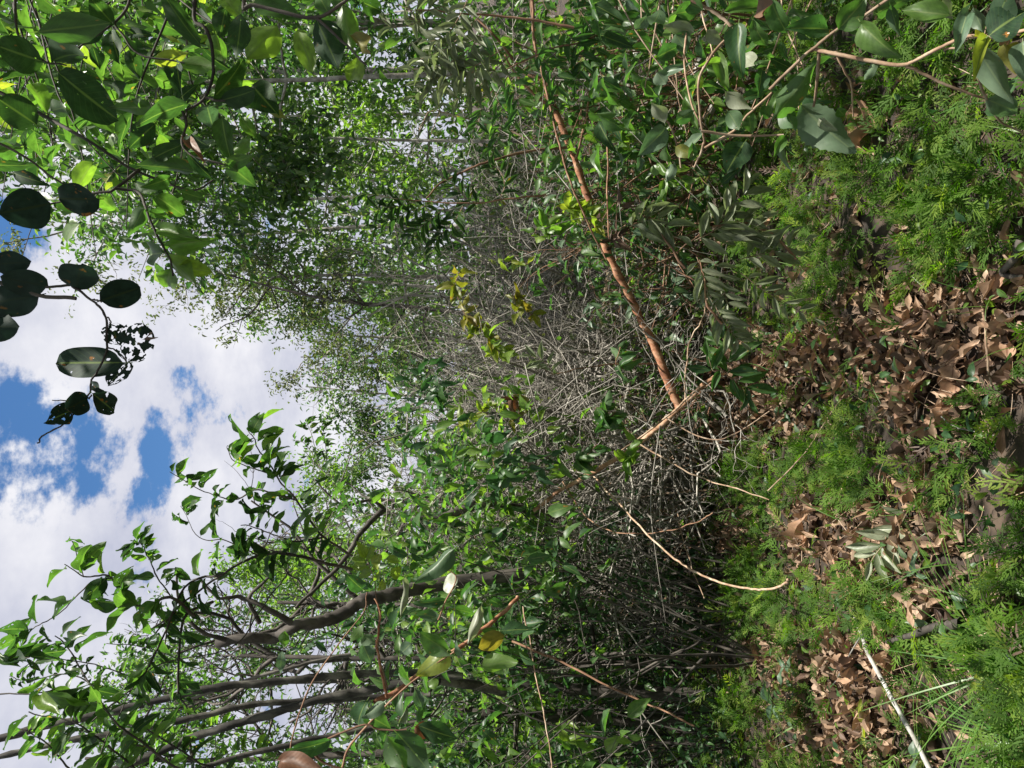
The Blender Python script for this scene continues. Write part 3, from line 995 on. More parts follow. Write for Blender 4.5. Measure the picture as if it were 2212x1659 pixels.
# ------------------------------------------------------------------ background forest
def tree(name, label, base, top, r0, crown, leaf, mat, bark, n_leaf, size, n_parts=0, group='trees behind the thicket', limbs=9, wig=0.05, droop=0.25, kids=5, limb_len=None, spread=0.34, wr=0.42):
    """base/top: points in space; crown: fraction of height where limbs start."""
    base, top = np.asarray(base, float), np.asarray(top, float)
    th = thing(name, label, 'tree', base, group)
    h = np.linalg.norm(top - base)
    tr = smooth_line([base, base + (top - base) * 0.35 + RNG.normal(0, wig * h * .2, 3), base + (top - base) * 0.7 + RNG.normal(0, wig * h * .2, 3), top], 6, 0.008)
    T = Tubes()
    T.add(tr, r0, r0 * 0.28, 8, 0.04)
    T.build('trunk', bark, th, origin=base)
    B = Tubes()
    tips, out = [], []
    ll = limb_len or h * 0.28
    for j in range(limbs):
        t = crown + (1 - crown) * (j + RNG.random()) / limbs
        q = tr[min(int(t * (len(tr) - 1)), len(tr) - 1)]
        az = RNG.uniform(0, 6.28)
        d = np.array((math.cos(az), math.sin(az), RNG.uniform(0.1, 0.8)))
        grow(out, tips, q, nrm(d), ll * RNG.uniform(0.6, 1.2) * (1.15 - 0.5 * t), r0 * 0.4, 2, 6, 0.18, 0.03, (0, 3, kids), (25, 65), (0.4, 0.7))
    tube_all(B, out, (3, 3, 4, 5))
    B.build('branch', bark, th, origin=base)
    lv = Leaves(leaf, mat)
    P = np.concatenate([t[len(t) // 3:] for t in tips])
    D = np.concatenate([np.gradient(t, axis=0)[len(t) // 3:] for t in tips])
    nc = max(n_leaf // 8, 1)
    ci = RNG.integers(0, len(P), nc)
    cc = P[ci] + np.clip(RNG.normal(0, spread, (nc, 3)), -.42, .42) * RNG.random((nc, 1))
    j = RNG.integers(0, nc, n_leaf)
    i = ci[j]
    b = cc[j] + np.clip(RNG.normal(0, 1, (n_leaf, 3)), -1.6, 1.6) * size * .85
    A = nrm(D[i]) * 0.6 + rdir(n_leaf) * 0.9 + np.array((0, 0, -droop))
    N = rdir(n_leaf) * 0.8 + np.array((0, 0, 0.9))
    L_ = size * RNG.uniform(0.6, 1.25, n_leaf)
    lv.add(b, A, N, L_, L_ * RNG.uniform(wr * 0.8, wr * 1.25, n_leaf))
    lv.build(th, base, n_parts, rest='crown')
    return th


def bg(px, py, d):
    """point on the ground at picture column py and depth d"""
    x = (829.5 - py) / 1550 * d
    return np.array((x, d, float(gz(x, d))))


# right of the path (picture top), from the frame edge to the gap of sky
TREES = [
    # name, label, py base, depth, top (px, py), r0, crown, leaf, mat, bark, n, size, limbs, limb_len
    ('pale_trunk_tree', 'slim tree with the thickest pale straight trunk, nearest the picture top', 182, 6.0, (150, 176), .034, .62, 'mid', 'canopy_leaf', 'pale_bark', 4200, .10, 14, 1.5),
    ('broadleaf_tree', "dark leafy tree at the picture's top edge behind the feathery shrub", 40, 9.5, (60, 30), .07, .25, 'mid', 'glossy_leaf', 'pale_bark', 6200, .11, 16, 1.7),
    ('slender_tree', 'thin pale stemmed tree just below the thickest pale trunk in the picture', 305, 6.9, (60, 300), .022, .5, 'far', 'far_leaf', 'pale_bark', 4800, .10, 14, 1.6),
    ('broadleaf_tree', 'bright green low leafy tree behind the slender pale stems', 240, 9.0, (620, 250), .04, .15, 'mid', 'bright_leaf', 'pale_bark', 3800, .085, 14, 1.2),
    ('small_leaved_tree', 'forked small leaved tree framing a window of sky', 428, 13.0, (230, 440), .05, .40, 'far', 'far_leaf', 'pale_bark', 4400, .10, 12, 2.0),
    ('small_leaved_tree', 'tall small leaved tree with drooping sprays against the clouds', 500, 15.0, (130, 480), .06, .42, 'far', 'far_olive_leaf', 'pale_bark', 4200, .095, 14, 2.2),
    ('broadleaf_tree', "very tall tree whose crown fills the picture's top left behind the near branches", 150, 13.0, (-260, 120), .10, .45, 'far', 'far_leaf', 'pale_bark', 5600, .13, 18, 2.6),
    ('leaning_dark_tree', 'tree with a dark trunk leaning over the thicket', 735, 13.0, (470, 590), .05, .42, 'far', 'far_olive_leaf', 'dark_bark', 2300, .09, 13, 1.6),
    ('lime_leaved_tree', 'lime green sunlit tree behind the leaning dark trunk', 640, 15.5, (520, 585), .05, .35, 'far', 'bright_leaf', 'pale_bark', 4300, .10, 14, 1.7),
    ('fork_trunk_tree', 'pale forked trunk tree rising just out of the thicket', 600, 14.0, (560, 600), .06, .45, 'far', 'far_leaf', 'pale_bark', 2800, .095, 12, 1.6),
    ('dense_dark_tree', 'dense dark crowned tree between lime tree and bare twigs', 730, 18.0, (690, 720), .06, .3, 'far', 'far_leaf', 'grey_twig_bark', 2500, .11, 12, 1.9),
    ('yellowish_tree', 'olive yellow tipped tree beside the fine bare treetop', 775, 20.0, (650, 770), .05, .4, 'far', 'far_olive_leaf', 'grey_twig_bark', 2500, .11, 10, 1.7),
    ('broad_green_tree', 'light green rounded tree behind the middle of the thicket', 960, 17.0, (740, 960), .05, .25, 'far', 'far_leaf', 'grey_twig_bark', 5200, .11, 14, 1.9),
    ('broad_green_tree', 'pale green hazy tree far behind the arching dark branch', 1180, 16.0, (590, 1170), .06, .25, 'far', 'bright_leaf', 'grey_twig_bark', 7600, .10, 15, 2.0),
    ('sunlit_tree', 'bright sunlit tree behind the bare dark branched tree', 1300, 13.0, (560, 1290), .05, .2, 'far', 'bright_leaf', 'grey_twig_bark', 7200, .10, 16, 1.9),
    ('broad_green_tree', 'deep green tree behind the three leaning dark stems', 1470, 11.0, (260, 1480), .06, .25, 'far', 'far_leaf', 'dark_bark', 7000, .10, 16, 1.8),
    ('leafy_tree', "leafy tree at the picture's bottom edge behind the leaning stems", 1620, 8.5, (180, 1640), .06, .2, 'mid', 'canopy_leaf', 'dark_bark', 4200, .09, 16, 1.5),
    ('broadleaf_tree', 'mid green tree just above the forked small leaved tree in the picture', 360, 16.0, (330, 350), .05, .2, 'far', 'far_leaf', 'pale_bark', 4500, .11, 15, 2.0),
]
for (nm, lab, pyb, d, top, r0, cr, lf, mt, bk, n, sz, limbs, ll) in TREES:
    tree(nm, lab, bg(0, pyb, d), Pv(top[0], top[1], d), r0, cr, lf, mt, bk, n, sz, limbs=limbs, limb_len=ll)


def far_forest():
    """far-off wood that closes the view"""
    lv = Leaves('far', 'far_leaf')
    n = 21000
    py = RNG.uniform(-250, 1900, n)
    d = RNG.uniform(19, 32, n)
    x = (829.5 - py) / 1550 * d
    topz = 5.0 + 1.6 * np.sin(x * 0.9) + 1.0 * np.sin(x * 2.3 + 1) + np.where(x > 3, 2.0, 0) + np.clip((x - 4) * 1.6, 0, 8) + np.where(x < -4, 1.5, 0)
    z = gz(x, d) + RNG.random(n) ** 0.8 * (topz - 1.5)
    L_ = RNG.uniform(0.18, 0.42, n)
    lv.add(np.stack([x, d, z], -1), rdir(n) + np.array((0, 0, -.3)), rdir(n) + np.array((0, -.2, .8)), L_, L_ * .5)
    lv.build(None, (0, 0, 0), 0, rest='far_forest')
    # the same wood, unseen around the viewer, added to hold back sky light
    n = 15000
    az = RNG.uniform(math.radians(125), math.radians(415), n)     # clockwise from ahead = 90
    r = RNG.uniform(6.5, 13, n)
    x, y = r * np.cos(az), r * np.sin(az)
    side = np.abs(x) > .62 * np.maximum(y, 0) + 1.2
    x, y, r = x[side], y[side], r[side]
    k = len(x)
    z = .2 + RNG.random(k) * (4.5 + r * .45)
    L_ = RNG.uniform(.25, .5, k)
    B = np.stack([x, y, z], -1)
    s, a, nn = frames(B, rdir(k) + np.array((0, 0, -.4)), rdir(k) * .7 + np.array((0, 0, .8)))
    tv, tf, tu = TPL['far', 1]
    P = B[:, None] + tv[None, :, 0, None] * (s * L_[:, None] * .5)[:, None] + tv[None, :, 1, None] * (a * L_[:, None])[:, None] + tv[None, :, 2, None] * (nn * L_[:, None])[:, None]
    m = len(tv)
    link('far_forest', mesh_from('far_forest', P.reshape(-1, 3), (tf[None] + (np.arange(k) * m)[:, None, None]).reshape(-1, 4), 'far_leaf', np.tile(tu, (k, 1)), np.repeat(RNG.random(k), m)), kind='stuff')
    for o in COL.objects:
        if o.name.startswith('far_forest'):
            o['label'] = 'far-off green wood behind the thicket, also unseen around the viewer'


far_forest()


# bare fine-twigged treetop against the cloud
def bare_tree(name, label, base, top, r0, mat, lvl=3, limbs=10, L=2.0, crown=.35, wig=.2, kids=(0, 4, 5, 5), cat='tree', group='bare trees', up=0.06, ang=(25, 60), rmul=.5):
    base, top = np.asarray(base), np.asarray(top)
    th = thing(name, label, cat, base, group)
    tr = smooth_line([base, base * .6 + top * .4 + RNG.normal(0, .1, 3), top], 8, 0.01)
    T = Tubes()
    T.add(tr, r0, r0 * .35, 7, .05)
    T.build('trunk', mat, th, origin=base)
    out = []
    for j in range(limbs):
        t = crown + (1 - crown) * (j + RNG.random()) / limbs
        q = tr[min(int(t * (len(tr) - 1)), len(tr) - 1)]
        az = RNG.uniform(0, 6.28)
        grow(out, None, q, nrm(np.array((math.cos(az), math.sin(az), RNG.uniform(.1, .9)))), L * RNG.uniform(.6, 1.1), r0 * rmul, lvl - 1, 7, wig, up, kids, ang, (.4, .75))
    B = Tubes()
    tube_all(B, out, (3, 3, 4, 5))
    B.build('branch', mat, th, origin=base)
    return th


bare_tree('bare_tree', 'bare fine twigged treetop standing against the cloud', bg(0, 840, 19), Pv(660, 835, 19), .05, 'grey_twig_bark', 3, 14, 1.5, .35)
bare_tree('bare_tree', 'bare dark branched tree just below the arching trunk in the picture', bg(0, 1330, 7.0), Pv(600, 1300, 7.0), .05, 'dark_bark', 3, 18, 1.5, .3, .28, kids=(0, 5, 6, 5))
bare_tree('bare_tree', 'bare crooked dark tree behind the three leaning stems', bg(0, 1440, 5.8), Pv(520, 1420, 5.8), .04, 'dark_bark', 3, 17, 1.3, .3, .3, kids=(0, 5, 6, 5))
bare_tree('bare_tree', 'bare dark stemmed tree just above the arching trunk in the picture', bg(0, 1080, 8.0), Pv(820, 1080, 8.0), .045, 'dark_bark', 3, 11, 1.4, .3, .28)


# ------------------------------------------------------------------ the thicket of bare grey twigs
THICK = [(700, 7.6, 2.6, 'nearest the pale forked trunk'), (560, 7.0, 2.0, 'beside the thick end of the yellowish trunk'), (820, 8.2, 3.0, 'reaching closest to the sky in mid thicket'),
         (900, 6.6, 2.2, 'behind the yellow green sprigs'), (960, 7.8, 3.0, 'under the fine bare treetop'), (1060, 7.0, 2.7, 'just above the arching dark trunk in the picture'),
         (760, 6.2, 1.9, 'behind the orange leaning trunk'), (1000, 6.0, 1.8, 'behind the shorter orange brown stem'), (1150, 8.4, 3.2, 'between the arching dark trunk and the sky'),
         (660, 8.8, 2.8, 'farthest back by the leaning dark tree'), (470, 6.6, 1.9, 'behind the bright green sprouts'), (880, 9.2, 3.2, 'farthest back in the middle'),
         (820, 5.6, 1.4, 'shortest, in front at the path end'), (620, 6.0, 1.5, 'low beside the yellowish trunk'),
         (930, 6.0, 1.7, 'just behind the crossing of the two orange stems'), (1040, 5.9, 1.9, 'in front behind the shorter orange brown stem')]


def thicket():
    for (py, d, h, where) in THICK:
        b = bg(0, py, d)
        th = thing('bare_shrub', f'tangled bare grey shrub {where}', 'shrub', b, 'bare grey shrubs of the thicket')
        for k in range(8):
            out = []
            az = RNG.uniform(0, 6.28)
            d0 = nrm(np.array((math.cos(az) * .55, math.sin(az) * .55, 1.0)))
            grow(out, None, b + np.array((math.cos(az), math.sin(az), 0)) * .12, d0, h * RNG.uniform(.85, 1.2), RNG.uniform(.014, .026), 3, 7, .29, .0, (0, 4, 4, 6), (25, 80), (.38, .8), .4, .12)
            T = Tubes()
            tube_all(T, out, (3, 3, 4, 6))
            T.build('stem', 'grey_twig_bark', th, origin=b)
        n = 110
        lv = Leaves('mid', ('canopy_leaf', 'bright_leaf', 'far_olive_leaf', 'yellow_leaf')[int(RNG.choice(4, p=[.4, .25, .25, .1]))])
        P = b + np.array((0, 0, h * .5)) + RNG.normal(0, 1, (n, 3)) * np.array((h * .25, h * .22, h * .28))
        lv.add(P, rdir(n) + np.array((0, 0, -.6)), rdir(n) * .7 + np.array((0, -.4, .6)), .07 * RNG.uniform(.6, 1.2, n), .03)
        lv.build(th, b, 6)


thicket()


# ------------------------------------------------------------------ leafy undergrowth
def bush(name, label, base, h, n_stem, leaf, mat, bark, n_leaf, size, n_parts, spread=.5, wr=.42, droop=.5, group='leafy bushes', cat='bush', r=.008, up=.02, lvl=2, jit=.05, d0=None, leaf_up=.7, zmin=None):
    b_start = .2 if zmin is None else .55
    base = np.asarray(base, float)
    th = thing(name, label, cat, base, group)
    tips = []
    for k in range(n_stem):
        out = []
        az = RNG.uniform(0, 6.28)
        dd = nrm(np.array((math.cos(az) * spread, math.sin(az) * spread, 1.0))) if d0 is None else nrm(np.asarray(d0) + RNG.normal(0, .25, 3))
        grow(out, tips, base + np.array((math.cos(az), math.sin(az), 0)) * .06 * spread, dd, h * RNG.uniform(.65, 1.05), r * RNG.uniform(.7, 1.3), lvl, 7, .14, up, (0, 3, 5, 4), (25, 65), (.4, .7), .3, b_start)
        T = Tubes()
        tube_all(T, out, (3, 4, 5, 6))
        T.build('stem', bark, th, origin=base)
    P = np.concatenate([t[1:] for t in tips])
    D = np.concatenate([np.gradient(t, axis=0)[1:] for t in tips])
    if zmin is not None:
        D = D[P[:, 2] > zmin]
        P = P[P[:, 2] > zmin]
    i = RNG.integers(0, len(P), n_leaf)
    A = nrm(D[i]) * .5 + rdir(n_leaf) * .8 + np.array((0, 0, -droop))
    N = rdir(n_leaf) * .6 + np.array((0, -.25, leaf_up))
    L_ = size * RNG.uniform(.6, 1.25, n_leaf)
    lv = Leaves(leaf, mat)
    lv.add(P[i] + RNG.normal(0, jit, (n_leaf, 3)), A, N, L_, L_ * RNG.uniform(wr * .8, wr * 1.2, n_leaf))
    lv.build(th, base, n_parts)
    return th


BUSHES = [
    # py, d, h, stems, leaf, mat, bark, n, size, parts, label
    (1230, 5.0, 2.1, 9, 'mid', 'bright_leaf', 'dark_bark', 600, .105, 130, 'bright green drooping leaved bush left of the thicket', .8),
    (1330, 4.6, 2.1, 9, 'mid', 'bright_leaf', 'dark_bark', 600, .105, 140, 'sunlit bush with hanging paired leaves below the arching trunk', .95),
    (1430, 4.4, 2.1, 8, 'mid', 'glossy_leaf', 'dark_bark', 560, .11, 110, 'glossy leaved bush behind the short slanting orange stem', 1.0),
    (1150, 5.6, 1.7, 7, 'mid', 'glossy_leaf', 'brown_stem', 130, .08, 60, 'dark glossy bush around the far end of the shorter orange stem', .6),
    (1530, 4.8, 2.3, 4, 'mid', 'shade_leaf', 'shade_bark', 700, .10, 110, 'dark shaded bush roofing the hollow', 1.0),
    (1630, 4.5, 2.3, 4, 'mid', 'shade_leaf', 'shade_bark', 700, .10, 90, "shaded bush at the picture's bottom edge roofing the hollow", 1.0),
    (1270, 6.0, 2.2, 4, 'mid', 'shade_leaf', 'shade_bark', 700, .09, 70, 'dim bush behind the mouth of the hollow', .85),
    (1400, 6.4, 2.4, 4, 'mid', 'shade_leaf', 'shade_bark', 900, .09, 50, 'dim bush deep inside the hollow', .95),
    (1560, 6.8, 2.4, 4, 'mid', 'shade_leaf', 'shade_bark', 900, .09, 40, 'dim bush deepest in the hollow by the dark trunks', .95),
    (1330, 8.6, 1.6, 9, 'far', 'shade_leaf', 'shade_bark', 900, .09, 20, 'far dim bush closing the back of the hollow'),
    (1480, 8.8, 1.8, 9, 'far', 'shade_leaf', 'shade_bark', 900, .09, 20, 'far dim bush behind the dark upright trunks'),
    (1640, 8.2, 1.8, 9, 'far', 'shade_leaf', 'shade_bark', 900, .09, 20, 'far dim bush in the corner of the hollow'),
    (1040, 5.3, 1.0, 6, 'mid', 'bright_leaf', 'tan_stem', 130, .075, 60, 'low bright bush between the two orange stems'),
    (930, 5.5, 1.0, 6, 'mid', 'bright_leaf', 'tan_stem', 120, .07, 60, 'low bright bush in front of the bare thicket'),
    (820, 5.0, .75, 6, 'mid', 'glossy_leaf', 'brown_stem', 150, .07, 50, 'small dark leaved shrub at the foot of the orange trunk'),
    (690, 5.4, .9, 6, 'mid', 'bright_leaf', 'tan_stem', 210, .08, 60, 'bright sunlit shrub on the ground side of the orange trunk'),
    (580, 5.0, 1.0, 6, 'mid', 'bluish_leaf', 'brown_stem', 200, .085, 60, 'grey blue leaved shrub on the ground side of the orange trunk'),
    (480, 5.2, 1.2, 7, 'mid', 'glossy_leaf', 'brown_stem', 320, .085, 70, 'green shrub behind the dark dead twigs'),
    (380, 5.0, 1.4, 8, 'mid', 'glossy_leaf', 'brown_stem', 360, .095, 80, 'green shrub crossed by the pale whitish fallen trunk'),
    (270, 4.6, 1.5, 8, 'mid', 'glossy_leaf', 'brown_stem', 380, .10, 90, 'dark glossy shrub in front of the pale fallen trunk'),
    (150, 4.4, 1.6, 8, 'mid', 'bright_leaf', 'brown_stem', 380, .10, 80, 'mixed green shrub on the ground side of the slim brown stems'),
    (40, 4.2, 1.7, 8, 'mid', 'glossy_leaf', 'brown_stem', 400, .11, 80, "glossy shrub at the picture's top edge behind the near branch"),
    (330, 7.8, 2.5, 9, 'far', 'canopy_leaf', 'grey_twig_bark', 1100, .09, 40, 'tall loose shrub just above the thicket in the picture'),
    (200, 7.4, 2.6, 9, 'far', 'canopy_leaf', 'grey_twig_bark', 1100, .09, 40, 'tall leafy shrub around the pale straight trunk'),
    (60, 6.4, 2.6, 9, 'far', 'canopy_leaf', 'grey_twig_bark', 1200, .10, 40, "tall leafy shrub at the picture's top edge"),
    (440, 7.6, 2.2, 9, 'far', 'far_olive_leaf', 'grey_twig_bark', 900, .085, 30, 'olive shrub between the slender tree and the thicket'),
    (560, 8.5, 2.0, 8, 'far', 'far_leaf', 'grey_twig_bark', 800, .085, 30, 'green shrub behind the upper half of the thicket in the picture'),
    (760, 9.8, 2.2, 8, 'far', 'far_leaf', 'grey_twig_bark', 800, .09, 20, 'green shrub behind the middle of the thicket'),
    (1000, 9.6, 2.4, 8, 'far', 'bright_leaf', 'grey_twig_bark', 900, .09, 20, 'bright shrub behind the lower half of the thicket in the picture'),
    (1160, 10.0, 2.8, 9, 'far', 'bright_leaf', 'grey_twig_bark', 1100, .09, 20, 'bright tall shrub behind the arching trunk'),
    (1330, 9.0, 2.8, 9, 'far', 'bright_leaf', 'grey_twig_bark', 1100, .09, 20, 'bright tall shrub behind the bare dark tree'),
    (1500, 6.4, 2.6, 9, 'far', 'bright_leaf', 'dark_bark', 900, .09, 40, 'light green shrub seen between the three leaning stems'),
    (1620, 6.0, 2.8, 9, 'far', 'canopy_leaf', 'dark_bark', 900, .09, 40, 'leafy shrub between the leaning stems and the frame edge'),
]
BUSHES += [
    (1200, 5.8, 1.3, 8, 'mid', 'shade_leaf', 'shade_bark', 520, .085, 60, 'dark green bush at the edge of the hollow beside the sagging vine'),
    (1310, 6.6, 1.2, 8, 'mid', 'shade_leaf', 'shade_bark', 520, .085, 50, 'dark green bush filling the middle of the hollow'),
    (1430, 7.4, 1.3, 8, 'far', 'shade_leaf', 'shade_bark', 620, .085, 30, 'dark green bush behind the foremost dark upright trunk'),
    (1540, 6.4, 1.1, 8, 'mid', 'shade_leaf', 'shade_bark', 520, .085, 40, 'dark green bush between the dark upright trunks'),
    (1640, 5.6, 1.0, 8, 'mid', 'shade_leaf', 'shade_bark', 420, .085, 40, 'dark green bush at the picture bottom in the hollow'),
    (1260, 5.4, .5, 6, 'mid', 'shade_leaf', 'shade_bark', 160, .06, 30, 'low dark plant on the bank at the mouth of the hollow'),
    (1360, 5.2, .5, 6, 'mid', 'shade_leaf', 'shade_bark', 160, .06, 30, 'low dark plant on the bank under the leafy bush'),
    (1450, 5.6, .6, 6, 'mid', 'shade_leaf', 'shade_bark', 180, .06, 30, 'low dark plant before the slim dark upright trunk'),
    (1580, 4.6, .5, 6, 'mid', 'shade_leaf', 'shade_bark', 180, .06, 30, 'low dark plant before the two dark upright trunks'),
]
for (py, d, h, ns, lf, mt, bk, n, sz, npt, lab, *zm) in BUSHES:
    bush('bush', lab, bg(0, py, d), h, ns, lf, mt, bk, n, sz, npt, zmin=zm[0] if zm else None)


# ------------------------------------------------------------------ stems, trunks and fallen wood
def stem_thing(name, label, cat, lines, mat, group=None, part='stem', rough=.04, sides=9, n=8, wig=.004, bmat=None):
    """lines: list of (points (px,py,d), r0, r1); the first is the main stem, the others its branches"""
    o0 = Pv(*lines[0][0][0])
    th = thing(name, label, cat, o0, group)
    for i, (pts, r0, r1) in enumerate(lines):
        T = Tubes()
        T.add(pix_line(pts, n, wig), r0, r1, sides if r0 > .008 else 6, rough)
        T.build(part if i == 0 else 'branch', mat if i == 0 or bmat is None else bmat, th, origin=o0)
    return th


orange_tree = stem_thing('leaning_tree', 'orange barked thin trunk leaning across the middle of the thicket', 'tree', [
    ([(1470, 885, 4.5), (1440, 815, 4.5), (1400, 720, 4.5), (1350, 620, 4.45), (1310, 540, 4.4), (1265, 415, 4.4), (1225, 300, 4.35), (1188, 215, 4.3), (1170, 170, 4.3)], .028, .016),
    ([(1170, 170, 4.3), (1130, 155, 4.3), (1085, 95, 4.2), (1030, 40, 4.2)], .012, .006),
    ([(1188, 230, 4.3), (1130, 180, 4.25), (1090, 120, 4.2)], .011, .005),
    ([(1200, 240, 4.3), (1160, 120, 4.2), (1150, 40, 4.2), (1145, -30, 4.2)], .011, .007),
    ([(1225, 318, 4.35), (1150, 325, 4.3), (1050, 350, 4.2), (960, 390, 4.2), (920, 430, 4.1)], .009, .004),
    ([(1243, 345, 4.35), (1262, 270, 4.3), (1273, 190, 4.3), (1275, 130, 4.3)], .008, .004),
    ([(1370, 583, 4.45), (1440, 560, 4.4), (1480, 530, 4.3), (1520, 500, 4.25)], .006, .003),
    ([(1418, 786, 4.5), (1360, 786, 4.4), (1310, 787, 4.35), (1255, 795, 4.3), (1197, 808, 4.3)], .006, .0035),
], 'orange_bark', 'orange stemmed small trees', 'trunk', .09, 14, bmat='brown_stem')
stem_thing('leaning_tree', 'orange brown stem leaning the other way beside the leaning trunk', 'tree', [
    ([(1545, 815, 4.3), (1510, 840, 4.3), (1465, 885, 4.35), (1420, 925, 4.35), (1370, 965, 4.4), (1310, 1005, 4.4), (1270, 1025, 4.45), (1210, 1060, 4.5), (1150, 1105, 4.5)], .017, .012),
    ([(1515, 835, 4.27), (1440, 900, 4.28), (1375, 950, 4.33), (1320, 990, 4.36)], .007, .004),
    ([(1436, 900, 4.3), (1490, 935, 4.15), (1550, 950, 4.0), (1600, 930, 3.9), (1660, 890, 3.8)], .0045, .003),
    ([(1375, 955, 4.35), (1450, 1000, 4.2), (1520, 1035, 4.1), (1590, 1055, 3.9), (1660, 1080, 3.75)], .0055, .003),
    ([(1480, 868, 4.3), (1482, 800, 4.2), (1490, 740, 4.1), (1515, 690, 4.0), (1530, 640, 4.0)], .006, .003),
    ([(1522, 838, 4.2), (1560, 800, 4.1), (1520, 780, 4.1)], .004, .003),
], 'tan_orange_bark', 'orange stemmed small trees', 'trunk', .07, 10, bmat='tan_stem')
stem_thing('leaning_tree', 'short orange stem slanting through the leafy bush by the leaning stems', 'tree', [
    ([(810, 1518, 3.0), (860, 1490, 3.05), (930, 1440, 3.1), (1010, 1385, 3.2), (1090, 1320, 3.3), (1120, 1290, 3.35)], .012, .009),
    ([(835, 1505, 3.0), (822, 1440, 2.95), (815, 1380, 2.9), (822, 1330, 2.9), (810, 1290, 2.9)], .006, .003),
], 'orange_bark', 'orange stemmed small trees', 'trunk', .05, 10)
stem_thing('fallen_tree', 'pale whitish fallen trunk lying behind the brown stems', 'fallen tree', [
    ([(1400, 0, 5.6), (1385, 60, 5.6), (1375, 120, 5.6), (1360, 190, 5.6), (1348, 260, 5.6), (1345, 320, 5.6), (1338, 385, 5.6)], .036, .026),
    ([(1360, 190, 5.6), (1338, 110, 5.5), (1335, 40, 5.5)], .012, .008),
], 'pale_bark', 'pale trunks low in the bushes', 'trunk', .05, 12)
stem_thing('fallen_tree', 'mottled pale trunk lying low behind the near broad leaves', 'fallen tree', [
    ([(1580, 135, 4.4), (1555, 190, 4.5), (1530, 250, 4.6), (1515, 300, 4.7)], .032, .026),
    ([(1565, 165, 4.45), (1600, 152, 4.3), (1640, 150, 4.2)], .018, .014),
], 'pale_bark', 'pale trunks low in the bushes', 'trunk', .06, 12)
stem_thing('fallen_tree', 'second mottled trunk lying behind the broad leaves', 'fallen tree', [
    ([(1525, 20, 5.2), (1520, 100, 5.2), (1500, 170, 5.2), (1480, 230, 5.2), (1475, 300, 5.2)], .040, .032)], 'pale_bark', 'pale trunks low in the bushes', 'trunk', .06, 12)
stem_thing('fallen_tree', 'yellowish smooth trunk lying in the thicket behind the orange one', 'fallen tree', [
    ([(1318, 590, 6.0), (1308, 660, 6.0), (1302, 720, 6.05), (1296, 790, 6.1)], .036, .024)], 'yellowish_bark', 'pale trunks low in the bushes', 'trunk', .04, 12)
stem_thing('fallen_tree', 'short pale trunk piece on the ground side of the orange trunk', 'fallen tree', [
    ([(1458, 650, 5.4), (1447, 700, 5.4), (1430, 760, 5.5)], .022, .018)], 'pale_bark', 'pale trunks low in the bushes', 'trunk', .04, 10)
# slim brown stems right of the path
for i, (lab, pts, r) in enumerate([
    ('slim reddish brown stem running straight on the ground side of the orange trunk', [(1318, -20, 3.9), (1308, 80, 3.9), (1311, 200, 3.9), (1313, 320, 3.9), (1313, 430, 3.9), (1316, 520, 3.9)], .007),
    ('slim dark brown stem curving over the orange trunk', [(1150, 0, 3.9), (1155, 90, 3.9), (1180, 190, 3.9), (1200, 280, 3.9), (1225, 370, 3.9), (1250, 440, 3.9), (1310, 560, 3.95)], .008),
    ('slim brown stem forking upward beside the pale fallen trunk', [(1330, 0, 4.3), (1345, 110, 4.3), (1350, 180, 4.3), (1375, 240, 4.25), (1400, 330, 4.2), (1440, 420, 4.1)], .007),
    ('thin tan stem slanting behind the glossy broad leaves', [(1290, 30, 4.3), (1330, 90, 4.3), (1360, 150, 4.2), (1390, 230, 4.15), (1420, 300, 4.1), (1450, 370, 4.0)], .006),
    ('thin grey stem slanting behind the broad pale leaf', [(1345, 330, 4.8), (1390, 210, 4.7), (1420, 130, 4.6), (1430, 60, 4.6)], .006),
    ('thin pinkish stem across the path end', [(1432, 625, 4.6), (1440, 560, 4.6), (1445, 590, 4.6), (1405, 720, 4.7)], .005),
    ('long thin stem rising from the path end across the dead twigs', [(1560, 640, 4.2), (1470, 590, 4.3), (1400, 545, 4.3), (1340, 510, 4.4)], .005)]):
    stem_thing('thin_stem', lab, 'stem', [(pts, r, r * .6)], 'brown_stem' if i not in (3, 4) else 'tan_stem', 'slim stems near the picture top', 'stem', .03, 7)
# tan bent twigs against the right trees
stem_thing('bent_twig', 'bent tan twig hooked at its tip in front of the slender tree', 'twig', [
    ([(1170, 330, 4.6), (1120, 290, 4.6), (1040, 265, 4.6), (985, 252, 4.6), (950, 240, 4.6), (925, 243, 4.6), (905, 280, 4.6)], .007, .003),
    ([(950, 243, 4.6), (940, 265, 4.6), (930, 290, 4.6)], .003, .002)], 'tan_stem', 'bent twigs and vines', 'twig', .03, 6)
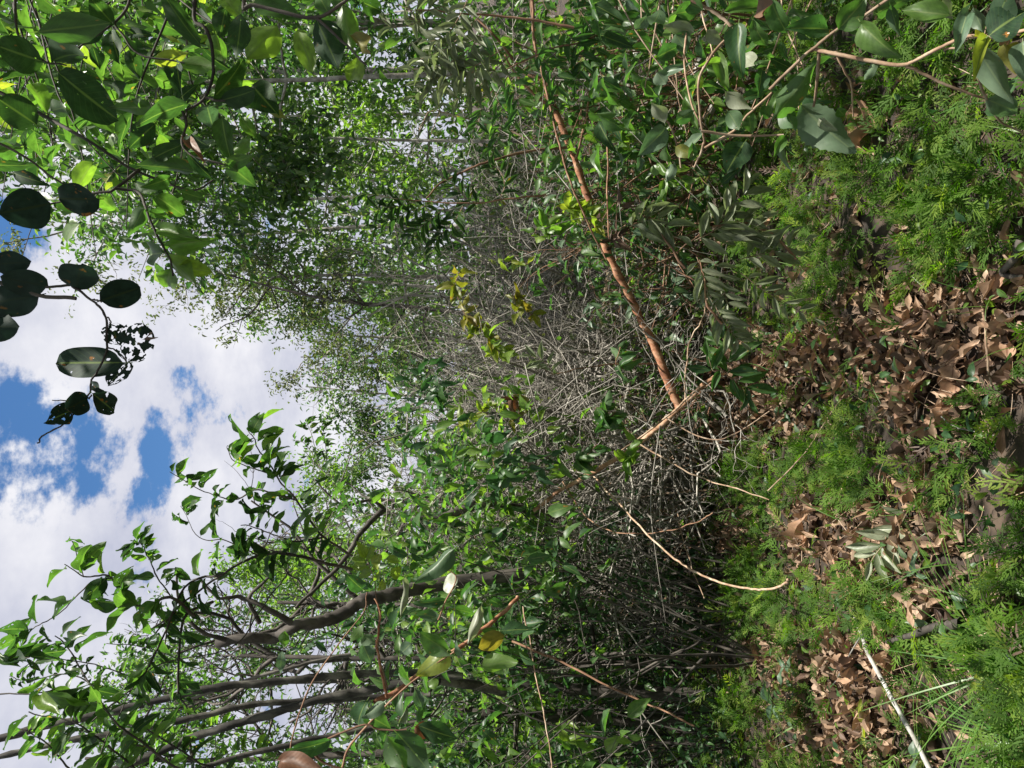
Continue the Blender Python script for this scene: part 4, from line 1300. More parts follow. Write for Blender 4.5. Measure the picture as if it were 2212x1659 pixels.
# left: three leaning dark stems and the arching trunk
for lab, pts, r0, r1, bk in [
    ('dark stem of the three leaning ones, farthest from the picture bottom', [(1000, 1460, 4.1), (900, 1455, 4.1), (800, 1455, 4.1), (700, 1462, 4.0), (560, 1475, 3.9), (420, 1495, 3.8), (250, 1535, 3.7), (100, 1570, 3.6), (-60, 1610, 3.5)], .022, .019, 'stem_dark_bark'),
    ('middle mossy stem of the three leaning dark stems', [(930, 1500, 4.3), (820, 1505, 4.3), (700, 1512, 4.2), (560, 1520, 4.1), (440, 1545, 4.0), (300, 1575, 3.9), (150, 1600, 3.8), (-60, 1650, 3.7)], .018, .015, 'stem_dark_bark'),
    ('thickest streaked stem of the three leaning dark stems, nearest the picture bottom', [(900, 1470, 4.0), (800, 1490, 4.0), (720, 1505, 3.95), (620, 1530, 3.9), (520, 1560, 3.85), (400, 1600, 3.8), (260, 1660, 3.7), (150, 1710, 3.6)], .024, .020, 'stem_dark_bark'),
    ("thinner leaning stem nearest the picture's bottom edge", [(900, 1560, 4.0), (760, 1580, 3.9), (620, 1610, 3.8), (480, 1645, 3.7), (380, 1680, 3.6)], .016, .012, 'stem_dark_bark'),
    ('mossy slanting log behind the short orange stem', [(950, 1470, 4.3), (1020, 1480, 4.4), (1090, 1495, 4.5)], .030, .026, 'stem_dark_bark'),
    ('thin grey stem beside the three leaning stems, toward the thicket', [(820, 1400, 4.6), (720, 1420, 4.5), (620, 1445, 4.4), (500, 1480, 4.3), (380, 1520, 4.2)], .012, .008, 'grey_twig_bark'),
    ('dark upright trunk standing foremost inside the dark hollow', [(1620, 1500, 5.2), (1480, 1500, 5.2), (1380, 1495, 5.2), (1250, 1490, 5.2), (1100, 1480, 5.2)], .050, .040, 'dark_bark'),
    ('second dark upright trunk inside the hollow', [(1580, 1562, 5.6), (1450, 1560, 5.6), (1300, 1550, 5.6), (1150, 1545, 5.6), (980, 1540, 5.6)], .052, .042, 'dark_bark'),
    ('slim dark upright trunk behind the hollow mouth', [(1500, 1390, 7.5), (1350, 1380, 7.5), (1200, 1375, 7.5), (1060, 1360, 7.5)], .04, .035, 'dark_bark')]:
    stem_thing('dark_stemmed_tree', lab, 'tree', [(pts, r0, r1)], bk, 'dark trunks near the picture bottom', 'trunk', .10, 12)
stem_thing('arching_tree', 'thick dark crooked trunk arching over the leafy bush', 'tree', [
    ([(1200, 1120, 4.93), (1080, 1085, 4.77), (1000, 1100, 4.70), (950, 1120, 4.62), (890, 1105, 4.62)], 0.0385, 0.0231),
    ([(1130, 1240, 4.54), (960, 1260, 4.47), (840, 1285, 4.31), (790, 1295, 4.24), (740, 1325, 4.16), (690, 1345, 4.08), (640, 1350, 4.00), (590, 1380, 4.00), (530, 1378, 3.93), (470, 1390, 3.93)], 0.0447, 0.0262),
    ([(640, 1352, 4.00), (570, 1310, 3.93), (520, 1290, 3.93), (470, 1290, 3.85), (430, 1250, 3.85)], 0.0169, 0.0062),
    ([(560, 1345, 4.00), (540, 1290, 3.93), (590, 1240, 3.93)], 0.0139, 0.0062),
    ([(830, 1100, 4.62), (780, 1150, 4.47), (750, 1200, 4.39), (700, 1255, 4.31), (640, 1310, 4.16)], 0.0185, 0.0092),
    ([(830, 1100, 4.62), (800, 1080, 4.54), (740, 1090, 4.47), (680, 1040, 4.47)], 0.0123, 0.0046),
    ([(500, 1385, 3.93), (430, 1360, 3.85), (390, 1310, 3.85), (380, 1240, 3.77)], 0.0139, 0.0054)], 'dark_bark', 'dark trunks near the picture bottom', 'trunk', .07, 12)


# ------------------------------------------------------------------ sticks, lianas and twigs on the ground
def ground_stick(name, label, pix, lifts, r0, r1, mat, group, extra=()):
    pts = []
    for (p, l) in zip(pix, lifts):
        g = ground_at(*p)
        g[2] += l
        # stay on the same line of sight while raised
        k = (EYE - g[2]) / max((p[0] - 1106) / 1550, .02)
        pts.append(np.array(((829.5 - p[1]) / 1550 * k, k, g[2])))
    th = thing(name, label, 'stick', pts[0], group)
    T = Tubes()
    T.add(smooth_line(pts, 7, .0025), r0, r1, 9, .05)
    T.build('stick', mat, th, origin=pts[0])
    for (pp, ll, q0, q1) in extra:
        e = []
        for p, l in zip(pp, ll):
            g = ground_at(*p)
            g[2] += l
            k = (EYE - g[2]) / max((p[0] - 1106) / 1550, .02)
            e.append(np.array(((829.5 - p[1]) / 1550 * k, k, g[2])))
        T = Tubes()
        T.add(smooth_line(e, 7, .002), q0, q1, 6, .05)
        T.build('side_twig', mat, th, origin=pts[0])


ground_stick('fallen_stick', 'bare white stick slanting over the moss by the grass tuft', [(1840, 1310), (1870, 1400), (1910, 1480), (1955, 1560), (2015, 1675)], [.06, .09, .10, .10, .09], .0075, .0085, 'white_stick_bark', 'sticks on the ground',
             [([(1862, 1370), (1825, 1430), (1805, 1470), (1760, 1520)], [.09, .08, .06, .04], .003, .0018)])
ground_stick('fallen_stick', 'reddish brown stick lying across the moss beside the large leaves', [(1895, 730), (1912, 800), (1935, 890), (1965, 980), (1998, 1055)], [.06, .06, .07, .07, .05], .012, .010, 'brown_stem', 'sticks on the ground')
ground_stick('fallen_stick', 'brown stick leaning behind the white stick tip', [(1800, 1210), (1830, 1290), (1850, 1370), (1880, 1430)], [.07, .06, .05, .04], .006, .005, 'brown_stem', 'sticks on the ground')
ground_stick('fallen_stick', 'one of two parallel thin tan twigs on the path, nearer the brown stick', [(1950, 830), (1975, 770), (2028, 712)], [.04, .06, .07], .004, .003, 'tan_stem', 'sticks on the ground')
ground_stick('fallen_stick', 'one of two parallel thin tan twigs on the path, nearer the large leaves', [(1962, 850), (1985, 785), (2035, 722)], [.04, .06, .07], .004, .003, 'tan_stem', 'sticks on the ground')
ground_stick('fallen_stick', 'thin bleached curved twig over the long flat leaf', [(2033, 900), (2070, 925), (2150, 942)], [.08, .08, .06], .0022, .0016, 'white_stick_bark', 'sticks on the ground')
ground_stick('fallen_stick', 'thin tan stem raised over the moss beyond the brown stick', [(1659, 1060), (1730, 990), (1770, 930), (1840, 830)], [.25, .2, .12, .06], .0035, .0025, 'tan_stem', 'sticks on the ground')
ground_stick('fallen_stick', 'pale slanting stick in the shaded hollow', [(1660, 1385), (1710, 1410), (1780, 1450), (1830, 1465)], [.12, .1, .07, .05], .004, .003, 'tan_stem', 'sticks on the ground')
ground_stick('fallen_stick', "tan dry stalk on the path near the picture's right edge", [(2120, 640), (2130, 720), (2135, 800), (2150, 860)], [.05, .07, .07, .05], .0035, .003, 'tan_stem', 'sticks on the ground')
ground_stick('fallen_stick', 'dark rotten wood half buried by the path and mound', [(2205, 520), (2190, 560), (2165, 590), (2212, 600)], [.05, .06, .05, .04], .012, .008, 'dark_bark', 'sticks on the ground')
ground_stick('fallen_stick', 'black decayed bark piece behind the grass tuft', [(1900, 1395), (1960, 1375), (2020, 1355), (2085, 1345)], [.06, .08, .08, .06], .006, .018, 'dark_bark', 'sticks on the ground')
ground_stick('fallen_stick', "brown dry stalk at the picture's right edge beside the grass tuft", [(2080, 1390), (2140, 1365), (2220, 1345)], [.08, .1, .1], .003, .0025, 'tan_stem', 'sticks on the ground')


def loose_twigs():
    th = None
    T = Tubes()
    n = 1300
    for k in range(n):
        px, py = RNG.uniform(1500, 2215), RNG.uniform(0, 1659)
        lm = float(litter_mask(np.array(px), np.array(py)))
        if RNG.random() > .35 + .65 * lm:
            continue
        g = ground_at(px, py)
        az = RNG.uniform(0, 6.28)
        L_ = RNG.uniform(.06, .28)
        e = g + np.array((math.cos(az) * L_, math.sin(az) * L_, 0))
        e[2] = float(gz(e[0], e[1])) + RNG.uniform(.02, .10)
        g[2] += RNG.uniform(.01, .06)
        T.add(smooth_line([g, (g + e) / 2 + RNG.normal(0, .012, 3), e], 3), RNG.uniform(.0008, .0024), .0008, 4)
    o = T.build('twig_litter', 'tan_stem', kind='stuff')
    o['label'] = 'thin dry twigs scattered over moss and leaf litter'


loose_twigs()
stem_thing('hanging_vine', 'long bare vine sagging from the shorter orange stem to the moss', 'vine', [
    ([(1283, 1030, 4.4), (1330, 1080, 4.1), (1370, 1125, 3.9), (1430, 1185, 3.6), (1500, 1235, 3.3), (1570, 1263, 3.1), (1640, 1275, 2.9), (1690, 1262, 2.75), (1705, 1252, 2.65)], .0055, .0045)], 'tan_stem', 'bent twigs and vines', 'stem', .03, 7)
stem_thing('hanging_vine', 'thin dark vine arching across the hollow', 'vine', [
    ([(1215, 1040, 4.6), (1270, 1120, 4.4), (1330, 1150, 4.2), (1420, 1150, 4.0), (1500, 1130, 3.8), (1540, 1106, 3.7)], .004, .003)], 'brown_stem', 'bent twigs and vines', 'stem', .03, 6)
stem_thing('hanging_vine', 'thin dark stem slanting through the hollow', 'vine', [
    ([(1106, 1385, 3.6), (1200, 1425, 3.5), (1300, 1475, 3.4), (1400, 1520, 3.3), (1500, 1570, 3.1)], .006, .004)], 'brown_stem', 'bent twigs and vines', 'stem', .03, 6)
stem_thing('hanging_vine', 'pale thin stem running down to the picture bottom before the hollow', 'vine', [
    ([(1130, 1310, 3.6), (1150, 1420, 3.5), (1165, 1500, 3.4), (1185, 1600, 3.3), (1195, 1680, 3.2)], .004, .003)], 'tan_stem', 'bent twigs and vines', 'stem', .03, 6)
stem_thing('hanging_vine', 'pale thin twig hanging beside the arching trunk', 'vine', [
    ([(1463, 1106, 5.0), (1480, 1180, 4.9), (1500, 1240, 4.7), (1520, 1290, 4.5)], .0035, .003)], 'tan_stem', 'bent twigs and vines', 'stem', .03, 6)
stem_thing('hanging_vine', 'thin pale stem in front of the thicket beside the arching trunk', 'vine', [
    ([(1000, 1040, 5.0), (1010, 1110, 5.0), (1030, 1180, 5.0), (1015, 1250, 5.0)], .004, .003)], 'tan_stem', 'bent twigs and vines', 'stem', .03, 6)


def wire_tangle():
    T = Tubes()
    for k in range(150):
        px = RNG.uniform(1080, 1560)
        py = RNG.uniform(0, 1150)
        d = RNG.uniform(3.6, 6.6)
        p = Pv(px, py, d)
        if p[2] < .05:
            continue
        dr = nrm(np.array((RNG.normal(0, 1), RNG.normal(0, .5), RNG.normal(.2, .7))))
        L_ = RNG.uniform(.35, 1.3)
        q = p + dr * L_
        q[2] = max(q[2], .02)
        T.add(smooth_line([p, (p + q) / 2 + RNG.normal(0, .06, 3), q], 5, .004), RNG.uniform(.0015, .0045), .0012, 4)
    o = T.build('undergrowth_twigs', 'grey_twig_bark', kind='stuff')
    o['label'] = 'thin dry twigs tangled through the undergrowth'


wire_tangle()


# ------------------------------------------------------------------ near overhang, upper right of the upright view (picture top left)
Z = 0.33335
ov = thing('overhanging_tree', "near branches with large dark and bright leaves filling the picture's top left corner", 'tree', Pv(60, -120, 1.6), 'near leafy branches')
ORG = np.array(ov.location)


def branch_px(parent, origin, lines, sx, ox, oy, mat, name='branch'):
    for pts, r0, r1 in lines:
        T = Tubes()
        T.add(pix_line([(ox + p[0] * sx, oy + p[1] * sx, p[2]) for p in pts], 6, .0015), r0, r1, 7, .05)
        T.build(name, mat, parent, origin=origin)


branch_px(ov, ORG, [
    ([(80, -200, 1.7), (95, 0, 1.7), (130, 250, 1.7), (280, 390, 1.7), (430, 420, 1.7)], .004, .002),
    ([(1300, -300, 1.5), (1250, 100, 1.5), (1340, 200, 1.5), (1380, 460, 1.5), (1330, 630, 1.5), (1200, 720, 1.5)], .0045, .0025),
    ([(820, -200, 1.8), (820, 60, 1.8), (560, 270, 1.8), (480, 330, 1.8)], .004, .002),
    ([(700, 100, 1.8), (780, 200, 1.8), (900, 350, 1.8), (1200, 410, 1.8)], .0035, .002),
    ([(-300, 800, 1.6), (0, 930, 1.6), (150, 1010, 1.6), (300, 1120, 1.6), (430, 1210, 1.6)], .0035, .002),
    ([(0, 600, 1.7), (250, 730, 1.7), (600, 930, 1.65), (870, 1100, 1.65), (1230, 1230, 1.65), (1380, 1170, 1.65)], .005, .002),
    ([(900, 1100, 1.65), (750, 1220, 1.6), (640, 1250, 1.6), (330, 1320, 1.6)], .004, .002),
    ([(750, 1220, 1.6), (900, 1250, 1.6), (960, 1400, 1.55), (1050, 1580, 1.55), (1100, 1680, 1.55), (1120, 1780, 1.55)], .0035, .002),
    ([(1180, 720, 1.5), (1210, 800, 1.5), (1180, 900, 1.5), (1230, 1000, 1.5), (1460, 1070, 1.5)], .003, .002),
    ([(1600, -200, 1.4), (1580, 50, 1.4), (1659, 30, 1.4), (2039, 110, 1.4), (2230, 10, 1.4), (2300, -100, 1.4)], .0045, .003),
    ([(2039, 110, 1.4), (2200, 250, 1.4), (2320, 370, 1.4), (2380, 420, 1.4)], .003, .0018),
    ([(1330, 630, 1.5), (1430, 650, 1.5), (1480, 640, 1.5)], .003, .002),
], Z, 0, 0, 'dark_bark')
D_, B_, L_ = 'canopy_dark_leaf', 'bright_leaf', 'canopy_leaf'
leaf_list(ov, ORG, [
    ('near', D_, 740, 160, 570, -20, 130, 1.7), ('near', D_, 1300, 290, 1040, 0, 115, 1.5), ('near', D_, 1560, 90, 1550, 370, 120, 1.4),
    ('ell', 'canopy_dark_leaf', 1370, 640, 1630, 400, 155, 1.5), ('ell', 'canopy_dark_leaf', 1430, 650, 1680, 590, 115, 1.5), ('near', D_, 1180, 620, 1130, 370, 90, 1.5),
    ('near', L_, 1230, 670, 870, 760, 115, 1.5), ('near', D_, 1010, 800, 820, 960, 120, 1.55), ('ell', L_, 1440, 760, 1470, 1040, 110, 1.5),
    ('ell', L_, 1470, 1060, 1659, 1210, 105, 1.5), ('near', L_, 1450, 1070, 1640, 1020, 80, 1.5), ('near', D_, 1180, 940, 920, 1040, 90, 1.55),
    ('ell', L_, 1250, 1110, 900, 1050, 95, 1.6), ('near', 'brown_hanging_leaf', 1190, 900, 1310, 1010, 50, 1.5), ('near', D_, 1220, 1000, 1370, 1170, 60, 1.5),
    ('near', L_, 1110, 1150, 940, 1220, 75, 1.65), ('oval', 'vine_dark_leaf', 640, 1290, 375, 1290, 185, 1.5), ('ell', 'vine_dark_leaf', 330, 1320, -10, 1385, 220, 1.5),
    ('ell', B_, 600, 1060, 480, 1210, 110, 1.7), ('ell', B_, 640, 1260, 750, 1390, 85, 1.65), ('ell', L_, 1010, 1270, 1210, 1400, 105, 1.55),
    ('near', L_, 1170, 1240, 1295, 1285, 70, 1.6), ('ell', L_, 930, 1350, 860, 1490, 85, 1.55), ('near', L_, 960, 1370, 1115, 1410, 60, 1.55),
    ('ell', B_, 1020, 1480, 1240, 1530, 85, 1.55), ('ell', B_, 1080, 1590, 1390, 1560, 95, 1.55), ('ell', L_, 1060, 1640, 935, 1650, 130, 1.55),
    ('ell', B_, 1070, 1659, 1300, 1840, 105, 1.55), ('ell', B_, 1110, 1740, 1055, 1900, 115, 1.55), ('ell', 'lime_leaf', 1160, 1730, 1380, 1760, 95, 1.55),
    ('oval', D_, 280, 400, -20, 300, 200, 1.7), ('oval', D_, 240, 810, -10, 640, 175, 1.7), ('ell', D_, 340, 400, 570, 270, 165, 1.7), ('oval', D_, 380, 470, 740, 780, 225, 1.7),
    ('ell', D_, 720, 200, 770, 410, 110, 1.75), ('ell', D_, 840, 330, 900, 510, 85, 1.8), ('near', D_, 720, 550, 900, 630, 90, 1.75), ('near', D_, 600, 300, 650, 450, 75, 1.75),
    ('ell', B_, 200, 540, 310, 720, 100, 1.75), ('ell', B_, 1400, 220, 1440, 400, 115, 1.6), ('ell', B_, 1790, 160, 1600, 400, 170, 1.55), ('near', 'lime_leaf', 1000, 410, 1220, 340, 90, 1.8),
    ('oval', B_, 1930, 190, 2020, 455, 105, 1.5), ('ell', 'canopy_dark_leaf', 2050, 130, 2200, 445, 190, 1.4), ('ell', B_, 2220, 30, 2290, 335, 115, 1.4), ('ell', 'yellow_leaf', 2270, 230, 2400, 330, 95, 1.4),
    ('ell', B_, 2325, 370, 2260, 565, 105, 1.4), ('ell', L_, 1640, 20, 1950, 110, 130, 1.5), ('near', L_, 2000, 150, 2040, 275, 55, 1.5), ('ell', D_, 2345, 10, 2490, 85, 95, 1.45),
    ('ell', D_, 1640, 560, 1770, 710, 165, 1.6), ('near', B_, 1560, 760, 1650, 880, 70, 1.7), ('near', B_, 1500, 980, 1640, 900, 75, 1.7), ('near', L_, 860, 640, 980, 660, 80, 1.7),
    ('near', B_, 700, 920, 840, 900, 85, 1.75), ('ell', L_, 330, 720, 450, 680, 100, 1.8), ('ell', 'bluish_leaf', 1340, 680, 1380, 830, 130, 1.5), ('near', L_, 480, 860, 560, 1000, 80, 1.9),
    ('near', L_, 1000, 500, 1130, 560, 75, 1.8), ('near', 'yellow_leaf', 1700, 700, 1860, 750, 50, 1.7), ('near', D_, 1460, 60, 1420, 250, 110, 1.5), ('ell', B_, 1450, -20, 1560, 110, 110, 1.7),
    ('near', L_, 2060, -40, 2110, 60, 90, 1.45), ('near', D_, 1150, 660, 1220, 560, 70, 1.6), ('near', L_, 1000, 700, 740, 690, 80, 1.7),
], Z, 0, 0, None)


def overhead_random():
    """more leaves of the same near tree, farther in and out of the frame"""
    B, A = [], []
    for mat, n, kind, sz in (('bright_leaf', 170, 'mid', .10), ('canopy_leaf', 330, 'mid', .10), ('canopy_dark_leaf', 120, 'mid', .10), ('lime_leaf', 30, 'mid', .085)):
        lv = Leaves(kind, mat)
        px = RNG.normal(190, 170, n)
        py = RNG.normal(130, 190, n)
        d = RNG.uniform(1.9, 3.6, n)
        keep = (py + 0.35 * px < 560 - RNG.uniform(0, 90, n)) & (px < 560)
        pts = np.array([Pv(a, b, c) for a, b, c in zip(px[keep], py[keep], d[keep])])
        k = len(pts)
        lv.add(pts, rdir(k) + np.array((-.2, 0, -.6)), rdir(k) * .5 + np.array((0, 0, 1)), sz * RNG.uniform(.6, 1.2, k), sz * .42 * RNG.uniform(.7, 1.1, k))
        lv.build(ov, ORG, 70)
    # sprays of twigs carrying them
    T = Tubes()
    for k in range(34):
        p = Pv(RNG.uniform(-80, 420), RNG.uniform(-120, 60), RNG.uniform(1.9, 3.4))
        q = p + np.array((-RNG.uniform(.3, .9), RNG.normal(0, .2), RNG.normal(-.1, .25)))
        T.add(smooth_line([p, (p + q) / 2 + RNG.normal(0, .04, 3), q], 6), .0035, .0012, 5)
    T.build('twig', 'dark_bark', ov, origin=ORG)


overhead_random()


def overhang_shade_crown():
    """trunk and the rest of the crown of the same tree, unseen beside the frame, leaves added to cast shade"""
    b = bg(0, -640, 2.9)
    T = Tubes()
    T.add(smooth_line([b, b + (-.05, .05, 1.4), b + (-.25, -.1, 2.6), b + (-.6, -.3, 3.4)], 8, .006), .05, .025, 9, .05)
    T.build('trunk', 'pale_bark', ov, origin=ORG)
    lv = Leaves('mid', 'canopy_leaf')
    n = 900
    P = np.array((2.25, 2.5, 2.75)) + RNG.normal(0, 1, (n, 3)) * np.array((.42, .8, .5))  # unseen leaf mass added to shade the ground by the mound
    P = P[P[:, 0] - P[:, 2] * .39 > 1.0]  # trimmed along the sun direction so the path stays sunlit
    k = len(P)
    lv.add(P, rdir(k) + np.array((0, 0, -.5)), rdir(k) * .5 + np.array((0, 0, 1)), .12 * RNG.uniform(.7, 1.2, k), .055)
    lv.build(ov, ORG, 0, cull=2500)
    lv = Leaves('mid', 'canopy_leaf')
    n = 420
    P = np.array((.75, 1.1, 3.05)) + RNG.normal(0, 1, (n, 3)) * np.array((.42, .26, .2))  # unseen leaf mass added overhead to darken the near branches
    k = len(P)
    lv.add(P, rdir(k) + np.array((0, 0, -.4)), rdir(k) * .5 + np.array((0, 0, 1)), .13 * RNG.uniform(.7, 1.2, k), .062)
    lv.build(ov, ORG, 0, cull=6000)


overhang_shade_crown()

# ---- the dark hanging vine against the sky
vn = thing('hanging_vine', 'dark silhouetted vine with rounded insect eaten leaves against the sky', 'vine', Pv(0, 622, 1.15), 'bent twigs and vines')
VO = np.array(vn.location)
branch_px(vn, VO, [
    ([(-200, 590, 1.15), (0, 615, 1.15), (260, 700, 1.15), (490, 712, 1.15)], .0042, .003),
    ([(300, 645, 1.15), (430, 628, 1.15), (490, 650, 1.15), (600, 735, 1.15), (680, 820, 1.15), (685, 940, 1.15), (690, 1055, 1.15), (650, 1160, 1.15), (600, 1235, 1.15), (575, 1330, 1.15), (550, 1365, 1.15), (480, 1470, 1.15), (390, 1545, 1.15), (270, 1615, 1.15), (246, 1660, 1.15)], .0022, .0012),
    ([(600, 735, 1.15), (625, 728, 1.15), (655, 735, 1.15)], .0016, .0012), ([(685, 845, 1.15), (715, 850, 1.15), (716, 890, 1.15)], .0014, .001),
    ([(690, 1045, 1.15), (740, 1050, 1.15), (825, 1130, 1.15)], .0014, .001), ([(575, 1370, 1.15), (600, 1340, 1.15)], .0014, .001), ([(435, 1382, 1.15), (340, 1386, 1.15)], .001, .0007),
], Z, 0, 405, 'dark_bark')
# rows use the zoom whose top is 405 px down (553 - 148)
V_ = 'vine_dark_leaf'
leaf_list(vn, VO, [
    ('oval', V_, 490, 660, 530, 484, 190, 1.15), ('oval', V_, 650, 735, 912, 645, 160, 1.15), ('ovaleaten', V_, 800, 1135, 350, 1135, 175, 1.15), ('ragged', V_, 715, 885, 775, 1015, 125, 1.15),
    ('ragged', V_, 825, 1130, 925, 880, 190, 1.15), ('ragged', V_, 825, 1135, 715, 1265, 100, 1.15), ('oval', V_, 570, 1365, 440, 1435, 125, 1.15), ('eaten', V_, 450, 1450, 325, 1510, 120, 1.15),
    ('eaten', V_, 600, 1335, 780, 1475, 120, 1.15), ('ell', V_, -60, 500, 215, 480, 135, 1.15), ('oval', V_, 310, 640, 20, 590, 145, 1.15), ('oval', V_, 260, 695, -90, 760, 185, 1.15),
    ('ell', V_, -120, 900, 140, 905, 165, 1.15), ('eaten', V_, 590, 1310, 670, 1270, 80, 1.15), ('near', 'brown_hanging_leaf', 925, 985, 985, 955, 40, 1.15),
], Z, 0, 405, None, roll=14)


# ------------------------------------------------------------------ upper left: branches with leaves against the sky (picture bottom left)
def spray_plant(name, label, cat, stems, mat_bark, leaf_sets, group, origin=None):
    """stems: list of (points, r0, r1, n leaves, length px, kind, mats)"""
    o0 = Pv(*stems[0][0][0]) if origin is None else origin
    th = thing(name, label, cat, o0, group)
    for (pts, r0, r1, nl, lpx, kinds, mats, wr) in stems:
        line = pix_line(pts, 7, .004)
        T = Tubes()
        T.add(line, r0, r1, 6, .05)
        T.build('branch', mat_bark, th, origin=o0)
        for j in range(nl):
            t = RNG.uniform(.12, 1.0)
            i = min(int(t * (len(line) - 1)), len(line) - 2)
            b = line[i] + (line[i + 1] - line[i]) * RNG.random()
            tan = nrm(line[i + 1] - line[i])
            sd = rdir(1)[0]
            sd = nrm(sd - tan * (sd @ tan))
            a = nrm(tan * .5 + sd * .8 + np.array((0, 0, -.45)))
            L2 = lpx / 1550 * b[1] * RNG.uniform(.6, 1.25)
            n = rdir(1)[0] * .7 + np.array((0, -.35, .8))
            s, al, nn = frames(b[None], a[None], n[None])
            kd, mt = kinds[int(RNG.integers(len(kinds)))], mats[int(RNG.integers(len(mats)))]
            o = link('leaf', tpl_mesh(kd, int(RNG.integers(4)), mt), th)
            M = np.eye(4)
            M[:3, 0], M[:3, 1], M[:3, 2] = s[0] * L2 * wr * RNG.uniform(.8, 1.2), al[0] * L2, nn[0] * L2
            b2 = b + a * L2 * .1
            M[:3, 3] = b2 - o0
            o.matrix_local = Matrix(M.tolist())
    return th


K1 = ('ell', 'eaten', 'near')
spray_plant('leafy_branch', 'leafy branch reaching up into the sky beside the cloud gap', 'branch', [
    ([(760, 1200, 3.2), (700, 1160, 3.1), (640, 1080, 3.0), (600, 1030, 3.0), (560, 970, 3.0), (540, 930, 3.0)], .006, .002, 30, 62, K1, ('canopy_leaf', 'canopy_dark_leaf', 'canopy_leaf', 'bright_leaf'), .42),
    ([(640, 1080, 3.0), (560, 1060, 3.0), (500, 1080, 3.0), (440, 1060, 3.0), (370, 1020, 3.0)], .004, .0015, 22, 55, K1, ('canopy_dark_leaf', 'canopy_leaf'), .40),
    ([(600, 1030, 3.0), (540, 1010, 3.0), (500, 990, 3.0), (490, 960, 3.0)], .003, .0015, 14, 52, K1, ('canopy_leaf', 'bright_leaf'), .46),
    ([(700, 1160, 3.1), (640, 1170, 3.0), (580, 1150, 3.0), (520, 1130, 3.0)], .004, .002, 16, 66, K1, ('canopy_dark_leaf', 'canopy_leaf'), .42)], 'dark_bark', None, 'near leafy branches')
spray_plant('leafy_branch', "branch with holed leaves against grey cloud near the picture's left edge", 'branch', [
    ([(420, 1330, 2.9), (370, 1290, 2.8), (320, 1310, 2.8), (275, 1300, 2.8), (235, 1245, 2.8), (180, 1245, 2.8), (140, 1220, 2.8)], .007, .002, 26, 66, ('eaten', 'eaten', 'ell'), ('canopy_leaf', 'canopy_dark_leaf', 'bright_leaf'), .50),
    ([(240, 1250, 2.8), (190, 1265, 2.8), (120, 1330, 2.8), (60, 1365, 2.8), (0, 1400, 2.8)], .003, .0015, 12, 62, ('eaten', 'ell'), ('bright_leaf', 'canopy_leaf'), .48),
    ([(370, 1290, 2.8), (330, 1230, 2.8), (310, 1180, 2.8), (290, 1165, 2.8)], .0035, .0015, 24, 40, ('ell', 'eaten'), ('canopy_leaf', 'bright_leaf', 'canopy_dark_leaf'), .46),
    ([(180, 1245, 2.8), (160, 1180, 2.8), (145, 1165, 2.8)], .0025, .001, 7, 44, ('near',), ('canopy_leaf',), .35)], 'dark_bark', None, 'near leafy branches')
spray_plant('leafy_branch', 'dense dark leaved branches between sky and the three leaning stems', 'branch', [
    ([(760, 1230, 3.2), (640, 1200, 3.0), (560, 1200, 3.0), (480, 1240, 2.9), (400, 1300, 2.9), (330, 1370, 2.8)], .008, .003, 34, 56, ('near', 'ell', 'eaten'), ('canopy_dark_leaf', 'canopy_dark_leaf', 'canopy_leaf', 'bluish_leaf'), .36),
    ([(560, 1200, 3.0), (490, 1170, 3.0), (430, 1160, 3.0), (390, 1090, 3.0)], .003, .001, 14, 54, ('near', 'eaten'), ('canopy_dark_leaf', 'canopy_leaf'), .36),
    ([(480, 1240, 2.9), (400, 1270, 2.9), (330, 1420, 2.7), (290, 1480, 2.7), (200, 1560, 2.6)], .005, .003, 30, 60, ('near', 'ell'), ('canopy_dark_leaf', 'canopy_leaf', 'canopy_dark_leaf'), .34),
    ([(460, 1300, 3.0), (395, 1340, 2.9), (385, 1480, 2.9), (400, 1530, 2.8)], .007, .003, 18, 50, ('near',), ('canopy_dark_leaf', 'canopy_leaf'), .4)], 'dark_bark', None, 'near leafy branches')
spray_plant('leafy_branch', "nearest leafy twigs in the picture's bottom left corner", 'branch', [
    ([(-40, 1400, 2.4), (10, 1430, 2.4), (60, 1420, 2.4)], .003, .0015, 8, 72, ('near',), ('canopy_dark_leaf', 'canopy_leaf'), .32),
    ([(-40, 1500, 2.4), (60, 1500, 2.4), (120, 1490, 2.4)], .003, .0015, 7, 90, ('near',), ('bright_leaf', 'canopy_leaf'), .3),
    ([(300, 1670, 2.4), (220, 1600, 2.4), (160, 1560, 2.4), (60, 1540, 2.4)], .004, .002, 26, 64, ('near', 'ell'), ('canopy_dark_leaf', 'canopy_leaf'), .38),
    ([(420, 1690, 2.4), (300, 1600, 2.4), (230, 1540, 2.4), (160, 1420, 2.6), (120, 1370, 2.6)], .005, .002, 34, 58, ('near', 'ell', 'eaten'), ('canopy_dark_leaf', 'canopy_leaf', 'bright_leaf'), .38),
    ([(520, 1690, 2.6), (420, 1640, 2.6), (330, 1580, 2.6), (260, 1560, 2.6)], .005, .002, 30, 58, ('near', 'ell'), ('canopy_dark_leaf', 'canopy_leaf'), .36),
    ([(180, 1700, 2.6), (120, 1620, 2.6), (40, 1570, 2.6)], .004, .002, 22, 50, ('near', 'ell'), ('canopy_leaf', 'bright_leaf'), .40)], 'dark_bark', None, 'near leafy branches')
